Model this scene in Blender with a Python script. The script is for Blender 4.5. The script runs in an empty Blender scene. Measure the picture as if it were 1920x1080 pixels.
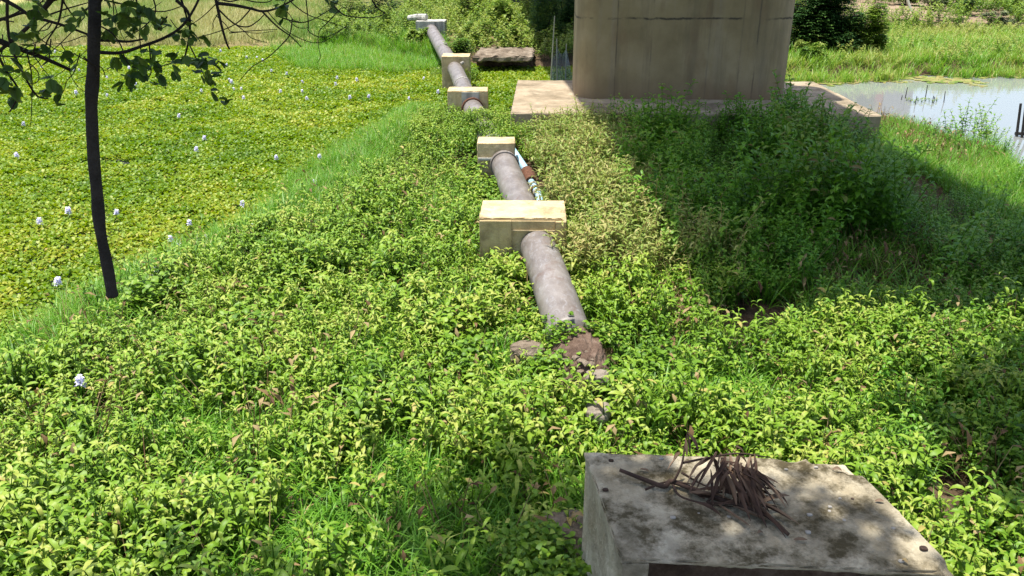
import bpy, bmesh, math, random
import numpy as np
from mathutils import Vector
R = math.radians
random.seed(4)
rng = np.random.default_rng(11)
scene = bpy.context.scene
COL = scene.collection

# ------------------------------------------------------------------ camera, sky, sun, exposure
CAM_H, PITCH, FPX = 3.6, R(23.0), 1500.0
cd = bpy.data.cameras.new('camera'); cam = bpy.data.objects.new('camera', cd); COL.objects.link(cam)
cam.location = (0, 0, CAM_H); cam.rotation_euler = (R(90) - PITCH, 0, 0)
cd.sensor_width = 36; cd.lens = FPX / 1920 * 36; cd.clip_start = 0.05; cd.clip_end = 3000
scene.camera = cam
scene.render.resolution_x, scene.render.resolution_y = 1024, 576

SUN = Vector((-0.20, 0.04, 0.97)).normalized()       # direction towards the sun
w = bpy.data.worlds.new('World'); scene.world = w; w.use_nodes = True
nt = w.node_tree; bg = nt.nodes['Background']
sky = nt.nodes.new('ShaderNodeTexSky'); sky.sky_type = 'NISHITA'; sky.sun_disc = False
sky.sun_elevation = math.asin(SUN.z); sky.sun_rotation = math.atan2(SUN.x, SUN.y)
sky.air_density = 1.0; sky.dust_density = 2.5; sky.ozone_density = 1.0
nt.links.new(sky.outputs[0], bg.inputs[0]); bg.inputs[1].default_value = 0.15
sd = bpy.data.lights.new('sun', 'SUN'); sun = bpy.data.objects.new('sun', sd); COL.objects.link(sun)
sd.energy = 4.5; sd.angle = R(0.8); sd.color = (1.0, 0.955, 0.87)
sun.rotation_euler = (-SUN).to_track_quat('-Z', 'Y').to_euler(); sun.location = SUN * 60
vs = scene.view_settings
vs.view_transform = 'Standard'; vs.look = 'None'; vs.gamma = 1; vs.exposure = 0.80; vs.use_curve_mapping = False
scene.cycles.max_bounces = 8; scene.cycles.transparent_max_bounces = 12

# ------------------------------------------------------------------ helpers
cp, sp = math.cos(PITCH), math.sin(PITCH)
def ray(px, py):
    a, b = (px - 960) / FPX, (540 - py) / FPX
    return Vector((a, cp + b * sp, -sp + b * cp))
def at(px, py, z=0.0):
    d = ray(px, py); t = (z - CAM_H) / d.z
    return Vector((d.x * t, d.y * t, z))
def atY(px, py, Y):
    d = ray(px, py); t = Y / d.y
    return Vector((d.x * t, Y, CAM_H + d.z * t))
def px_of(x, y, z):
    z = z - CAM_H
    f = y * cp - z * sp; u = y * sp + z * cp
    return 960 + FPX * x / f, 540 - FPX * u / f
_tab = np.random.default_rng(5).random((256, 256))
def vn(x, y, s, seed=0):
    x = np.asarray(x, float) / s + seed * 17.3; y = np.asarray(y, float) / s + seed * 9.7
    xi = np.floor(x).astype(int); yi = np.floor(y).astype(int)
    fx = x - xi; fy = y - yi
    fx = fx * fx * (3 - 2 * fx); fy = fy * fy * (3 - 2 * fy)
    a = _tab[xi % 256, yi % 256]; b = _tab[(xi + 1) % 256, yi % 256]
    c = _tab[xi % 256, (yi + 1) % 256]; d = _tab[(xi + 1) % 256, (yi + 1) % 256]
    return (a * (1 - fx) + b * fx) * (1 - fy) + (c * (1 - fx) + d * fx) * fy
def fbm(x, y, s, seed=0):
    return (vn(x, y, s, seed) + .5 * vn(x, y, s / 2.1, seed + 1) + .25 * vn(x, y, s / 4.3, seed + 2)) / 1.75
def sstep(a, b, v):
    t = np.clip((np.asarray(v, float) - a) / (b - a), 0, 1); return t * t * (3 - 2 * t)
def inpoly(P, x, y):
    ins = np.zeros(np.shape(x), bool); n = len(P); j = n - 1
    for i in range(n):
        xi, yi = P[i]; xj, yj = P[j]
        if yi != yj:
            ins ^= ((yi > y) != (yj > y)) & (x < (xj - xi) * (y - yi) / (yj - yi) + xi)
        j = i
    return ins
def wpoly(pts, z=0.0):
    return [tuple(at(a, b, z)[:2]) for a, b in pts]

def tag(o, label=None, cat=None, group=None, kind=None):
    if label: o['label'] = label
    if cat: o['category'] = cat
    if group: o['group'] = group
    if kind: o['kind'] = kind
    return o
def empty(name, loc, label, cat, group=None):
    o = bpy.data.objects.new(name, None); COL.objects.link(o); o.location = loc; o.empty_display_size = .2
    return tag(o, label, cat, group)
def mk(name, V, F, mat, parent=None, base=None, smooth=False):
    b = Vector(parent.location) if parent else Vector(base or (0, 0, 0))
    me = bpy.data.meshes.new(name)
    me.from_pydata([tuple(Vector(v) - b) for v in V], [], [tuple(f) for f in F]); me.update()
    if smooth: me.polygons.foreach_set('use_smooth', [True] * len(me.polygons))
    me.materials.append(mat)
    o = bpy.data.objects.new(name, me); COL.objects.link(o)
    if parent: o.parent = parent
    else: o.location = b
    return o
def mk_np(name, V, F, mat, tint=None, base=(0, 0, 0), parent=None, smooth=True):
    """V (n,3), F (m,4) arrays -> one mesh object"""
    b = np.array(parent.location if parent else base, float)
    me = bpy.data.meshes.new(name)
    V = np.ascontiguousarray(V - b, np.float32); F = np.ascontiguousarray(F, np.int32)
    k = F.shape[1]
    me.vertices.add(len(V)); me.vertices.foreach_set('co', V.ravel())
    me.loops.add(F.size); me.loops.foreach_set('vertex_index', F.ravel())
    me.polygons.add(len(F)); me.polygons.foreach_set('loop_start', np.arange(0, F.size, k, dtype=np.int32))
    me.update(calc_edges=True)
    if smooth: me.polygons.foreach_set('use_smooth', np.ones(len(F), bool))
    if tint is not None:
        a = me.attributes.new('tint', 'FLOAT', 'POINT'); a.data.foreach_set('value', np.ascontiguousarray(tint, np.float32))
    me.materials.append(mat)
    o = bpy.data.objects.new(name, me); COL.objects.link(o)
    if parent: o.parent = parent
    else: o.location = tuple(b)
    return o
def tube(pts, rad, seg=8, cap=True):
    """round tube through points; rad is a number or a list -> V, F"""
    pts = [Vector(p) for p in pts]; n = len(pts)
    rad = [rad] * n if not hasattr(rad, '__len__') else rad
    V, F = [], []; prev = None
    for i, p in enumerate(pts):
        d = (pts[min(i + 1, n - 1)] - pts[max(i - 1, 0)]).normalized()
        if prev is None:
            a = d.orthogonal().normalized()
        else:
            a = (prev - d * prev.dot(d)).normalized()
        prev = a; b = d.cross(a)
        for k in range(seg):
            t = 2 * math.pi * k / seg
            V.append(p + (a * math.cos(t) + b * math.sin(t)) * rad[i])
    for i in range(n - 1):
        for k in range(seg):
            F.append((i * seg + k, i * seg + (k + 1) % seg, (i + 1) * seg + (k + 1) % seg, (i + 1) * seg + k))
    if cap:
        F.append(tuple(reversed(range(seg)))); F.append(tuple(range((n - 1) * seg, n * seg)))
    return V, F
def join(parts):
    V, F = [], []
    for v, f in parts:
        o = len(V); V += list(v); F += [tuple(i + o for i in q) for q in f]
    return V, F
def spline(pts, n=6):
    pts = [Vector(p) for p in pts]; out = []
    for i in range(len(pts) - 1):
        p0 = pts[max(i - 1, 0)]; p1 = pts[i]; p2 = pts[i + 1]; p3 = pts[min(i + 2, len(pts) - 1)]
        for k in range(n):
            t = k / n
            out.append(.5 * (2 * p1 + (p2 - p0) * t + (2 * p0 - 5 * p1 + 4 * p2 - p3) * t * t + (3 * p1 - p0 - 3 * p2 + p3) * t ** 3))
    out.append(pts[-1]); return out
def bmesh_out(bm):
    bm.verts.ensure_lookup_table(); bm.verts.index_update()
    V = [v.co.copy() for v in bm.verts]; F = [tuple(v.index for v in f.verts) for f in bm.faces]; bm.free(); return V, F
def rough_block(c4, z0, z1, cell=.06, amp=.006, edge=.012, chips=(), seed=0, bevel=.012, flare=0.0):
    """weathered concrete block on four corners (counter-clockwise from front left); edges crumble, chips = (x, y, radius, depth)"""
    bm = bmesh.new()
    cx = sum(p[0] for p in c4) / 4; cy = sum(p[1] for p in c4) / 4
    lo = [bm.verts.new((cx + (p[0] - cx) * (1 + flare), cy + (p[1] - cy) * (1 + flare), z0)) for p in c4]
    hi = [bm.verts.new((p[0], p[1], z1)) for p in c4]
    bm.faces.new(lo[::-1]); bm.faces.new(hi)
    for i in range(4):
        j = (i + 1) % 4; bm.faces.new((lo[i], lo[j], hi[j], hi[i]))
    if bevel: bmesh.ops.bevel(bm, geom=bm.edges[:], offset=bevel, segments=2, affect='EDGES', profile=.6)
    for _ in range(7):
        es = [e for e in bm.edges if e.calc_length() > cell * 1.6]
        if not es: break
        bmesh.ops.subdivide_edges(bm, edges=es, cuts=1, use_grid_fill=True)
    bmesh.ops.triangulate(bm, faces=[f for f in bm.faces if len(f.verts) > 4])
    bm.normal_update()
    for v in bm.verts:
        x, y, z = v.co
        n = float(fbm(x * 1.3 + z * .7, y * 1.3 - z * .9, .18, seed)) - .5
        m = float(fbm(x + z, y + z * .6, .05, seed + 5)) - .5
        s = v.normal.x ** 2 * abs(v.normal.y) + v.normal.z ** 2 * (1 - v.normal.z ** 2)
        v.co += v.normal * (n * 2 * amp + m * amp - edge * max(0, m + .15) * 4 * min(1, s * 4))
        for (ax, ay, r, d) in chips:
            q = math.hypot(x - ax, y - ay) / r
            if q < 1: v.co.z -= d * (1 - q * q) * max(0, 1 - (z1 - z) / (d * 2)) * (.6 + 1.2 * float(vn(x, y, .06, seed + 9)))
    return bmesh_out(bm)

# ------------------------------------------------------------------ materials
def N(t, typ, **kw):
    n = t.nodes.new(typ)
    for k, v in kw.items():
        if k == 'inp':
            for a, b in v.items(): n.inputs[a].default_value = b
        else: setattr(n, k, v)
    return n
def ramp(t, stops, src):
    n = t.nodes.new('ShaderNodeValToRGB'); e = n.color_ramp.elements
    while len(e) < len(stops): e.new(.5)
    for i, (p, c) in enumerate(stops): e[i].position = p; e[i].color = (*c, 1)
    t.links.new(src, n.inputs[0]); return n.outputs[0]
def base_mat(name, rough=.8, spec=.3):
    m = bpy.data.materials.new(name); m.use_nodes = True; t = m.node_tree
    p = t.nodes['Principled BSDF']; p.inputs['Roughness'].default_value = rough; p.inputs['Specular IOR Level'].default_value = spec
    return m, t, p
def noise(t, scale, detail=6, rough=.6, vec=None, stretch=None, dist=0.0):
    n = N(t, 'ShaderNodeTexNoise', inp={'Scale': scale, 'Detail': detail, 'Roughness': rough, 'Distortion': dist})
    if vec is None:
        vec = N(t, 'ShaderNodeTexCoord').outputs['Object']
    if stretch:
        mp = N(t, 'ShaderNodeMapping'); mp.inputs['Scale'].default_value = stretch; t.links.new(vec, mp.inputs[0]); vec = mp.outputs[0]
    t.links.new(vec, n.inputs['Vector']); return n.outputs[0]
def mixc(t, a, b, f, mode='MIX'):
    n = N(t, 'ShaderNodeMix', data_type='RGBA', blend_type=mode)
    for s, v in ((6, a), (7, b)):
        if isinstance(v, tuple): n.inputs[s].default_value = (*v, 1)
        else: t.links.new(v, n.inputs[s])
    if isinstance(f, (int, float)): n.inputs[0].default_value = f
    else: t.links.new(f, n.inputs[0])
    return n.outputs[2]
def bump(t, p, h, strength=.4, dist=.02):
    b = N(t, 'ShaderNodeBump', inp={'Strength': strength, 'Distance': dist}); t.links.new(h, b.inputs['Height']); t.links.new(b.outputs[0], p.inputs['Normal'])
def thr(t, src, a, b):
    n = N(t, 'ShaderNodeMapRange', inp={'From Min': a, 'From Max': b}); t.links.new(src, n.inputs[0]); return n.outputs[0]

def concrete(name, c_dark, c_mid, c_light, stain=(.05, .045, .03), stain_amt=.5, streak=.4, scale=2.0, rough=.9, moss=0.0, bmp=.5, splash=0.0):
    m, t, p = base_mat(name, rough, .2)
    n1 = noise(t, scale, 8, .65); n2 = noise(t, scale * 7, 6, .7); n3 = noise(t, scale * .7, 5, .6, dist=.6)
    c = ramp(t, [(.3, c_dark), (.5, c_mid), (.7, c_light)], n1)
    c = mixc(t, c, c_light, thr(t, n2, .55, .8))
    f = N(t, 'ShaderNodeMath', operation='MULTIPLY', inp={1: stain_amt}); t.links.new(thr(t, n3, .52, .68), f.inputs[0])
    c = mixc(t, c, stain, f.outputs[0])
    if streak:
        s = noise(t, 5, 4, .6, stretch=(1, 1, .07))
        g = N(t, 'ShaderNodeMath', operation='MULTIPLY', inp={1: streak}); t.links.new(thr(t, s, .5, .72), g.inputs[0])
        c = mixc(t, c, stain, g.outputs[0])
    if moss:
        n4 = noise(t, scale * 1.6, 9, .72)
        g = N(t, 'ShaderNodeMath', operation='MULTIPLY', inp={1: moss}); up = N(t, 'ShaderNodeSeparateXYZ'); t.links.new(N(t, 'ShaderNodeNewGeometry').outputs['Normal'], up.inputs[0]); g0 = N(t, 'ShaderNodeMath', operation='MULTIPLY'); t.links.new(thr(t, n4, .45, .60), g0.inputs[0]); t.links.new(thr(t, up.outputs['Z'], .2, .8), g0.inputs[1]); t.links.new(g0.outputs[0], g.inputs[0])
        c = mixc(t, c, (.05, .038, .014), g.outputs[0])
    if splash:
        oz = N(t, 'ShaderNodeSeparateXYZ'); t.links.new(N(t, 'ShaderNodeTexCoord').outputs['Object'], oz.inputs[0])
        a_ = N(t, 'ShaderNodeMath', operation='MULTIPLY_ADD', inp={1: .9}); t.links.new(noise(t, 6, 6, .7), a_.inputs[0]); t.links.new(oz.outputs['Z'], a_.inputs[2])
        q_ = N(t, 'ShaderNodeMapRange', inp={'From Min': 1.12, 'From Max': .72}); t.links.new(a_.outputs[0], q_.inputs[0])
        c = mixc(t, c, (.13, .085, .05), N2(t, q_.outputs[0], splash))
    spk = noise(t, 60, 3, .7); c = mixc(t, c, stain, N2(t, thr(t, spk, .62, .75), .45))
    t.links.new(c, p.inputs['Base Color'])
    h = N(t, 'ShaderNodeMath', operation='ADD'); t.links.new(n2, h.inputs[0]); t.links.new(noise(t, 45, 4, .7), h.inputs[1])
    bump(t, p, h.outputs[0], bmp, .012)
    return m
def N2(t, src, k):
    g = N(t, 'ShaderNodeMath', operation='MULTIPLY', inp={1: k}); t.links.new(src, g.inputs[0]); return g.outputs[0]
def leaf_mat(name, stops, trans=.35, rough=.5, spec=.35, tcol=1.0):
    m, t, p = base_mat(name, rough, spec)
    a = N(t, 'ShaderNodeAttribute', attribute_name='tint')
    c = ramp(t, stops, a.outputs['Fac'])
    t.links.new(c, p.inputs['Base Color'])
    tr = N(t, 'ShaderNodeBsdfTranslucent')
    hs = N(t, 'ShaderNodeHueSaturation', inp={'Saturation': 1.05, 'Value': 1.25 * tcol, 'Hue': .492}); t.links.new(c, hs.inputs['Color']); t.links.new(hs.outputs[0], tr.inputs[0])
    mx = N(t, 'ShaderNodeMixShader', inp={0: trans}); t.links.new(p.outputs[0], mx.inputs[1]); t.links.new(tr.outputs[0], mx.inputs[2])
    t.links.new(mx.outputs[0], t.nodes['Material Output'].inputs[0]); return m
def plain(name, col, rough=.7, var=.25, scale=6, spec=.3, bmp=.2, col2=None):
    m, t, p = base_mat(name, rough, spec)
    n = noise(t, scale, 7, .65)
    c2 = col2 or tuple(v * (1 - var) for v in col)
    t.links.new(ramp(t, [(.35, c2), (.65, col)], n), p.inputs['Base Color'])
    if bmp: bump(t, p, noise(t, scale * 8, 4, .6), bmp, .01)
    return m

M = {}
M['weed'] = leaf_mat('weed_leaf', [(0, (.032, .09, .008)), (.35, (.095, .205, .011)), (.65, (.18, .31, .02)), (.88, (.33, .41, .065)), (.95, (.40, .33, .10)), (1, (.20, .10, .04))], trans=.24, rough=.48, spec=.3)
M['pale_weed'] = leaf_mat('pale_weed_leaf', [(0, (.07, .15, .02)), (.35, (.13, .24, .03)), (.65, (.24, .33, .06)), (.88, (.42, .40, .14)), (.95, (.38, .25, .10)), (1, (.22, .12, .06))], rough=.5)
M['bush_weed'] = leaf_mat('bush_weed_leaf', [(0, (.045, .12, .02)), (.35, (.105, .27, .018)), (.65, (.17, .345, .03)), (.88, (.28, .36, .07)), (.95, (.22, .17, .06)), (1, (.13, .07, .03))], rough=.45)
M['grass'] = leaf_mat('grass_blade', [(0, (.05, .15, .015)), (.35, (.105, .27, .02)), (.65, (.17, .36, .03)), (.88, (.28, .38, .06)), (.95, (.42, .35, .14)), (1, (.45, .33, .16))], rough=.45)
M['hyacinth'] = leaf_mat('hyacinth_leaf', [(0, (.045, .12, .008)), (.35, (.12, .235, .010)), (.65, (.215, .315, .016)), (.88, (.37, .43, .05)), (.95, (.42, .30, .06)), (1, (.25, .13, .04))], rough=.45, spec=.28)
M['dry'] = leaf_mat('dry_grass', [(0, (.10, .05, .025)), (.5, (.22, .14, .06)), (1, (.38, .29, .14))], trans=.2, rough=.8)
M['tan'] = leaf_mat('tan_grass', [(0, (.09, .20, .025)), (.5, (.20, .28, .06)), (1, (.42, .38, .17))], trans=.25, rough=.7)
M['shrub'] = leaf_mat('shrub_leaf', [(0, (.05, .12, .012)), (.35, (.11, .22, .02)), (.65, (.20, .30, .04)), (.88, (.30, .35, .08)), (1, (.34, .26, .10))], rough=.5)
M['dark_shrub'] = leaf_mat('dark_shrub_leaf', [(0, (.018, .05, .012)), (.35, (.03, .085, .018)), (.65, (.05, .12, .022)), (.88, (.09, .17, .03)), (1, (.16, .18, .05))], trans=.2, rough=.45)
M['reed'] = leaf_mat('reed_blade', [(0, (.07, .11, .05)), (.5, (.15, .20, .09)), (1, (.30, .32, .16))], trans=.2, rough=.6)
M['canopy'] = leaf_mat('canopy_leaf', [(0, (.03, .07, .012)), (.5, (.06, .12, .02)), (1, (.12, .20, .03))], trans=.42, rough=.5)
M['petal'] = leaf_mat('lilac_petal', [(0, (.62, .57, .86)), (1, (.88, .86, .96))], trans=.3, rough=.5)
M['bark'] = plain('bark', (.055, .05, .042), .9, .5, 14, .15, .8)
M['twig'] = plain('twig', (.04, .035, .028), .9, .4, 20, .1, .3)
M['pier'] = None
M['support'] = concrete('yellowish_concrete', (.46, .355, .19), (.58, .455, .26), (.66, .545, .35), stain=(.17, .12, .06), stain_amt=.55, streak=.55, scale=4.0, bmp=.7, splash=.7)
M['support_panel'] = concrete('render_infill', (.40, .31, .15), (.50, .38, .20), (.56, .45, .25), stain=(.15, .11, .055), stain_amt=.6, streak=.65, scale=5.0, bmp=.7, splash=.8)
M['grey_support'] = concrete('grey_concrete', (.34, .33, .29), (.46, .45, .40), (.58, .56, .50), stain=(.06, .06, .05), stain_amt=.35, streak=.8, scale=3.0)
M['old_block'] = concrete('weathered_concrete', (.27, .22, .135), (.40, .345, .24), (.58, .515, .385), stain=(.05, .042, .026), stain_amt=.5, streak=.35, scale=3.2, moss=.92, bmp=.9)
M['footing'] = concrete('footing_concrete', (.27, .21, .135), (.38, .305, .21), (.47, .39, .28), stain=(.13, .10, .06), stain_amt=.6, streak=.35, scale=1.2, moss=.35)
M['rock'] = concrete('brown_stone', (.13, .10, .07), (.21, .165, .12), (.34, .285, .215), stain=(.06, .035, .02), stain_amt=.5, streak=0, scale=4, moss=.2, bmp=1)
M['pale_rock'] = concrete('pale_stone', (.17, .14, .11), (.26, .22, .175), (.35, .305, .25), stain=(.09, .065, .045), stain_amt=.3, streak=0, scale=5, bmp=.8)
M['earth'] = concrete('earth_rubble', (.075, .047, .033), (.13, .085, .06), (.23, .165, .125), stain=(.05, .03, .02), stain_amt=.5, streak=0, scale=8, bmp=1)
M['blue_pvc'] = plain('blue_pvc', (.42, .66, .80), .4, .12, 5, .5, .05)
M['rust'] = plain('rusty_iron', (.16, .075, .045), .85, .5, 25, .2, .6)
M['deadwood'] = plain('dead_wood', (.075, .045, .032), .8, .5, 20, .25, .5)
M['deadleaf'] = leaf_mat('dead_leaf', [(0, (.035, .017, .010)), (.5, (.085, .046, .028)), (1, (.20, .135, .085))], trans=.1, rough=.7)
M['net_pole'] = plain('bamboo', (.40, .40, .30), .7, .3, 8)
M['stake'] = plain('dark_stake', (.045, .04, .035), .85, .4, 12)
M['sheet'] = plain('weathered_sheet', (.13, .14, .14), .6, .35, 3)
M['chip'] = plain('stone_chip', (.42, .39, .34), .85, .4, 12)
M['bridge'] = concrete('bridge_concrete', (.30, .28, .25), (.36, .34, .30), (.42, .40, .36), scale=.8)
M['wall_white'] = plain('white_wall', (.75, .75, .75), .7, .1, 2)
M['roof_red'] = plain('red_sheet', (.42, .06, .04), .6, .2, 2)
M['grey_wall'] = plain('grey_wall', (.28, .30, .34), .7, .1, 2)

def pier_material():
    m, t, p = base_mat('pier_concrete', .85, .2)
    tc = N(t, 'ShaderNodeTexCoord').outputs['Object']
    n1 = noise(t, .9, 8, .6, tc); n2 = noise(t, 9, 6, .7, tc); blot = noise(t, 2.2, 4, .5, tc, (1, 1, .5))
    c = ramp(t, [(.3, (.21, .162, .084)), (.5, (.285, .225, .122)), (.72, (.36, .29, .175))], n1)
    st = noise(t, 1.7, 7, .72, tc, (1, 1, .10)); c = mixc(t, c, (.085, .075, .055), N2(t, thr(t, st, .48, .8), .8))
    st2 = noise(t, 5.5, 5, .6, tc, (1, 1, .04)); c = mixc(t, c, (.30, .26, .20), N2(t, thr(t, st2, .55, .75), .3))
    c = mixc(t, c, (.20, .13, .07), N2(t, thr(t, blot, .55, .72), .55))
    sx = N(t, 'ShaderNodeSeparateXYZ'); t.links.new(tc, sx.inputs[0])
    def line(sock, pos, w_, wob, amt, col, cc, gap=None):
        wv = noise(t, 3, 5, .7, tc)
        a = N(t, 'ShaderNodeMath', operation='MULTIPLY_ADD', inp={1: wob, 2: -pos - wob * .5}); t.links.new(wv, a.inputs[0])
        b = N(t, 'ShaderNodeMath', operation='ADD'); t.links.new(sock, b.inputs[0]); t.links.new(a.outputs[0], b.inputs[1])
        d = N(t, 'ShaderNodeMath', operation='ABSOLUTE'); t.links.new(b.outputs[0], d.inputs[0])
        k = N(t, 'ShaderNodeMapRange', inp={'From Min': w_, 'From Max': w_ * .25}); t.links.new(d.outputs[0], k.inputs[0])
        g = thr(t, noise(t, 2.3, 4, .6, tc, gap), .38, .55) if gap else None
        f = N2(t, k.outputs[0], amt)
        if g:
            q = N(t, 'ShaderNodeMath', operation='MULTIPLY'); t.links.new(f, q.inputs[0]); t.links.new(g, q.inputs[1]); f = q.outputs[0]
        return mixc(t, cc, col, f)
    c = line(sx.outputs['Z'], 1.66, .028, .12, .95, (.06, .052, .04), c, (1, 1, 1))
    for xx, am in ((-1.48, .8), (-.75, .4), (.45, .3), (1.45, .75), (1.12, .35)):
        c = line(sx.outputs['X'], xx, .022, .03, am, (.10, .085, .06), c, (1, 1, .6))
    z0 = N(t, 'ShaderNodeMapRange', inp={'From Min': .5, 'From Max': .02}); t.links.new(sx.outputs['Z'], z0.inputs[0])
    q = N(t, 'ShaderNodeMath', operation='MULTIPLY'); t.links.new(z0.outputs[0], q.inputs[0]); t.links.new(n1, q.inputs[1])
    c = mixc(t, c, (.20, .125, .075), q.outputs[0])
    pit = noise(t, 30, 4, .7, tc); c = mixc(t, c, (.12, .10, .07), N2(t, thr(t, pit, .64, .74), .5))
    t.links.new(c, p.inputs['Base Color']); bump(t, p, n2, .35, .015)
    return m
M['pier'] = pier_material()
def pipe_material():
    m, t, p = base_mat('old_pipe', .5, .45)
    tc = N(t, 'ShaderNodeTexCoord').outputs['Object']
    n1 = noise(t, 4, 9, .72, tc, (1, .6, 1)); n2 = noise(t, 16, 9, .75, tc, (1, .5, 1), 1.2)
    c = ramp(t, [(.3, (.105, .088, .078)), (.5, (.18, .155, .138)), (.7, (.26, .235, .215))], n1)
    c = mixc(t, c, (.36, .37, .40), N2(t, thr(t, n2, .52, .7), .55))
    c = mixc(t, c, (.12, .065, .04), N2(t, thr(t, noise(t, 3, 6, .7, tc), .57, .7), .6))
    t.links.new(c, p.inputs['Base Color']); bump(t, p, n2, .3, .01)
    t.links.new(thr(t, n2, -.3, 1.4), p.inputs['Roughness'])
    return m
M['pipe'] = pipe_material()
def ground_material():
    m, t, p = base_mat('soil', .95, .1)
    g = N(t, 'ShaderNodeNewGeometry').outputs['Position']
    n1 = noise(t, 1.2, 8, .65, g); n2 = noise(t, 12, 6, .7, g); n3 = noise(t, .22, 5, .6, g)
    soil = ramp(t, [(.3, (.045, .03, .018)), (.5, (.09, .062, .036)), (.7, (.16, .115, .072))], n2)
    field = ramp(t, [(.32, (.20, .24, .06)), (.5, (.36, .31, .13)), (.62, (.17, .23, .05))], n3)
    field = mixc(t, field, (.50, .40, .24), N2(t, thr(t, n1, .55, .7), .6))
    clay = ramp(t, [(.35, (.22, .155, .10)), (.65, (.35, .265, .185))], n1)
    sx = N(t, 'ShaderNodeSeparateXYZ'); t.links.new(g, sx.inputs[0])
    far = thr(t, sx.outputs['Y'], 31, 36); rt = thr(t, sx.outputs['X'], 4, 9)
    c = mixc(t, soil, mixc(t, field, clay, rt), far)
    t.links.new(c, p.inputs['Base Color']); bump(t, p, n2, .8, .05); return m
M['ground'] = ground_material()
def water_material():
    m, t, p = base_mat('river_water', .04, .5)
    p.inputs['Base Color'].default_value = (.22, .235, .23, 1); p.inputs['IOR'].default_value = 1.45  # pale base brightens the water in place of stronger sky reflection
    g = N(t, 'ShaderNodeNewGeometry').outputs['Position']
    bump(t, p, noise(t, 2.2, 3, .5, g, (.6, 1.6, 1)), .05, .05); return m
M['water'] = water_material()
def net_material():
    m, t, p = base_mat('fishing_net', .7, .2)
    p.inputs['Base Color'].default_value = (.20, .26, .28, 1)
    tr = N(t, 'ShaderNodeBsdfTransparent'); mx = N(t, 'ShaderNodeMixShader')
    t.links.new(thr(t, noise(t, 3.5, 4, .6, None, (1, 1, .3)), 0, 1.2), mx.inputs[0])
    t.links.new(tr.outputs[0], mx.inputs[1]); t.links.new(p.outputs[0], mx.inputs[2]); t.links.new(mx.outputs[0], t.nodes['Material Output'].inputs[0]); return m
M['net'] = net_material()

# ------------------------------------------------------------------ terrain and water
WZ = -0.25
_bl = [at(*p, 0) for p in ((-60, 700), (0, 640), (120, 590), (330, 490), (480, 430), (600, 330), (720, 235), (800, 190))]
_bl.sort(key=lambda v: v.y); LY = [v.y for v in _bl]; LX = [v.x for v in _bl]
_br = [at(*p, WZ) for p in ((1650, 226), (1720, 250), (1790, 276), (1880, 300), (1960, 370), (2200, 600))]
_br.sort(key=lambda v: v.y); RY = [3.0, 6.0] + [v.y for v in _br if v.y > 7]; RX = [16.0, 10.0] + [v.x for v in _br if v.y > 7]
def XL(y): return np.interp(y, LY, LX, left=LX[0] - 3, right=LX[-1])
def XR(y): return np.interp(y, RY, RX)
def FAR(x): return np.interp(x, [-30, -6, -3, 0, 3, 5, 12, 25], [33.5, 33, 29, 27.6, 27.5, 25.5, 26.5, 29])
def ground_z(x, y):
    x = np.asarray(x, float); y = np.asarray(y, float)
    jx = (fbm(x, y, 1.6, 3) - .5) * .9
    d = np.minimum(np.minimum(x - XL(y), XR(y) - x) + jx, 19.2 - y)
    near = -.75 + .78 * sstep(-.7, .35, d) + .10 * (fbm(x, y, 1.1, 7) - .5) * sstep(0, .6, d)
    e = y - FAR(x) + (fbm(x, y, 2.5, 9) - .5) * 1.6
    rise = np.where(x < -5, .02, .075)
    rise = np.where(x > 5, 0.012 + .05 * sstep(36, 40, y), rise)
    far = -.8 + .85 * sstep(-.8, .5, e) + np.maximum(e, 0) * rise * np.clip((70 - np.minimum(y, 70)) / 30, .2, 1) + .25 * (fbm(x, y, 4, 12) - .5) * sstep(0, 3, e)
    far = np.where(x > 5, np.minimum(far, 1.5 + .3 * fbm(x, y, 3, 15)), np.minimum(far, 3.2))
    return np.where(y > 22.5, far, np.where(y > 19.2, -.75, near))
gx = np.concatenate([np.linspace(-600, -40, 15), np.arange(-38, -8, .5), np.arange(-8, 10, .12), np.arange(10, 40, .5), np.linspace(42, 600, 15)])
gy = np.concatenate([np.linspace(-300, -6, 10), np.arange(-4, 20, .12), np.arange(20, 60, .4), np.linspace(62, 900, 20)])
GX, GY = np.meshgrid(gx, gy); GZ = ground_z(GX, GY)
nx_, ny_ = len(gx), len(gy)
idx = np.arange(nx_ * ny_).reshape(ny_, nx_)
Fq = np.stack([idx[:-1, :-1], idx[:-1, 1:], idx[1:, 1:], idx[1:, :-1]], -1).reshape(-1, 4)
ground = mk_np('ground', np.stack([GX, GY, GZ], -1).reshape(-1, 3), Fq, M['ground']); tag(ground, kind='structure')
water = mk('river_water', [(-600, -40, WZ), (600, -40, WZ), (600, 60, WZ), (-600, 60, WZ)], [(0, 1, 2, 3)], M['water']); tag(water, kind='structure')

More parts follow.
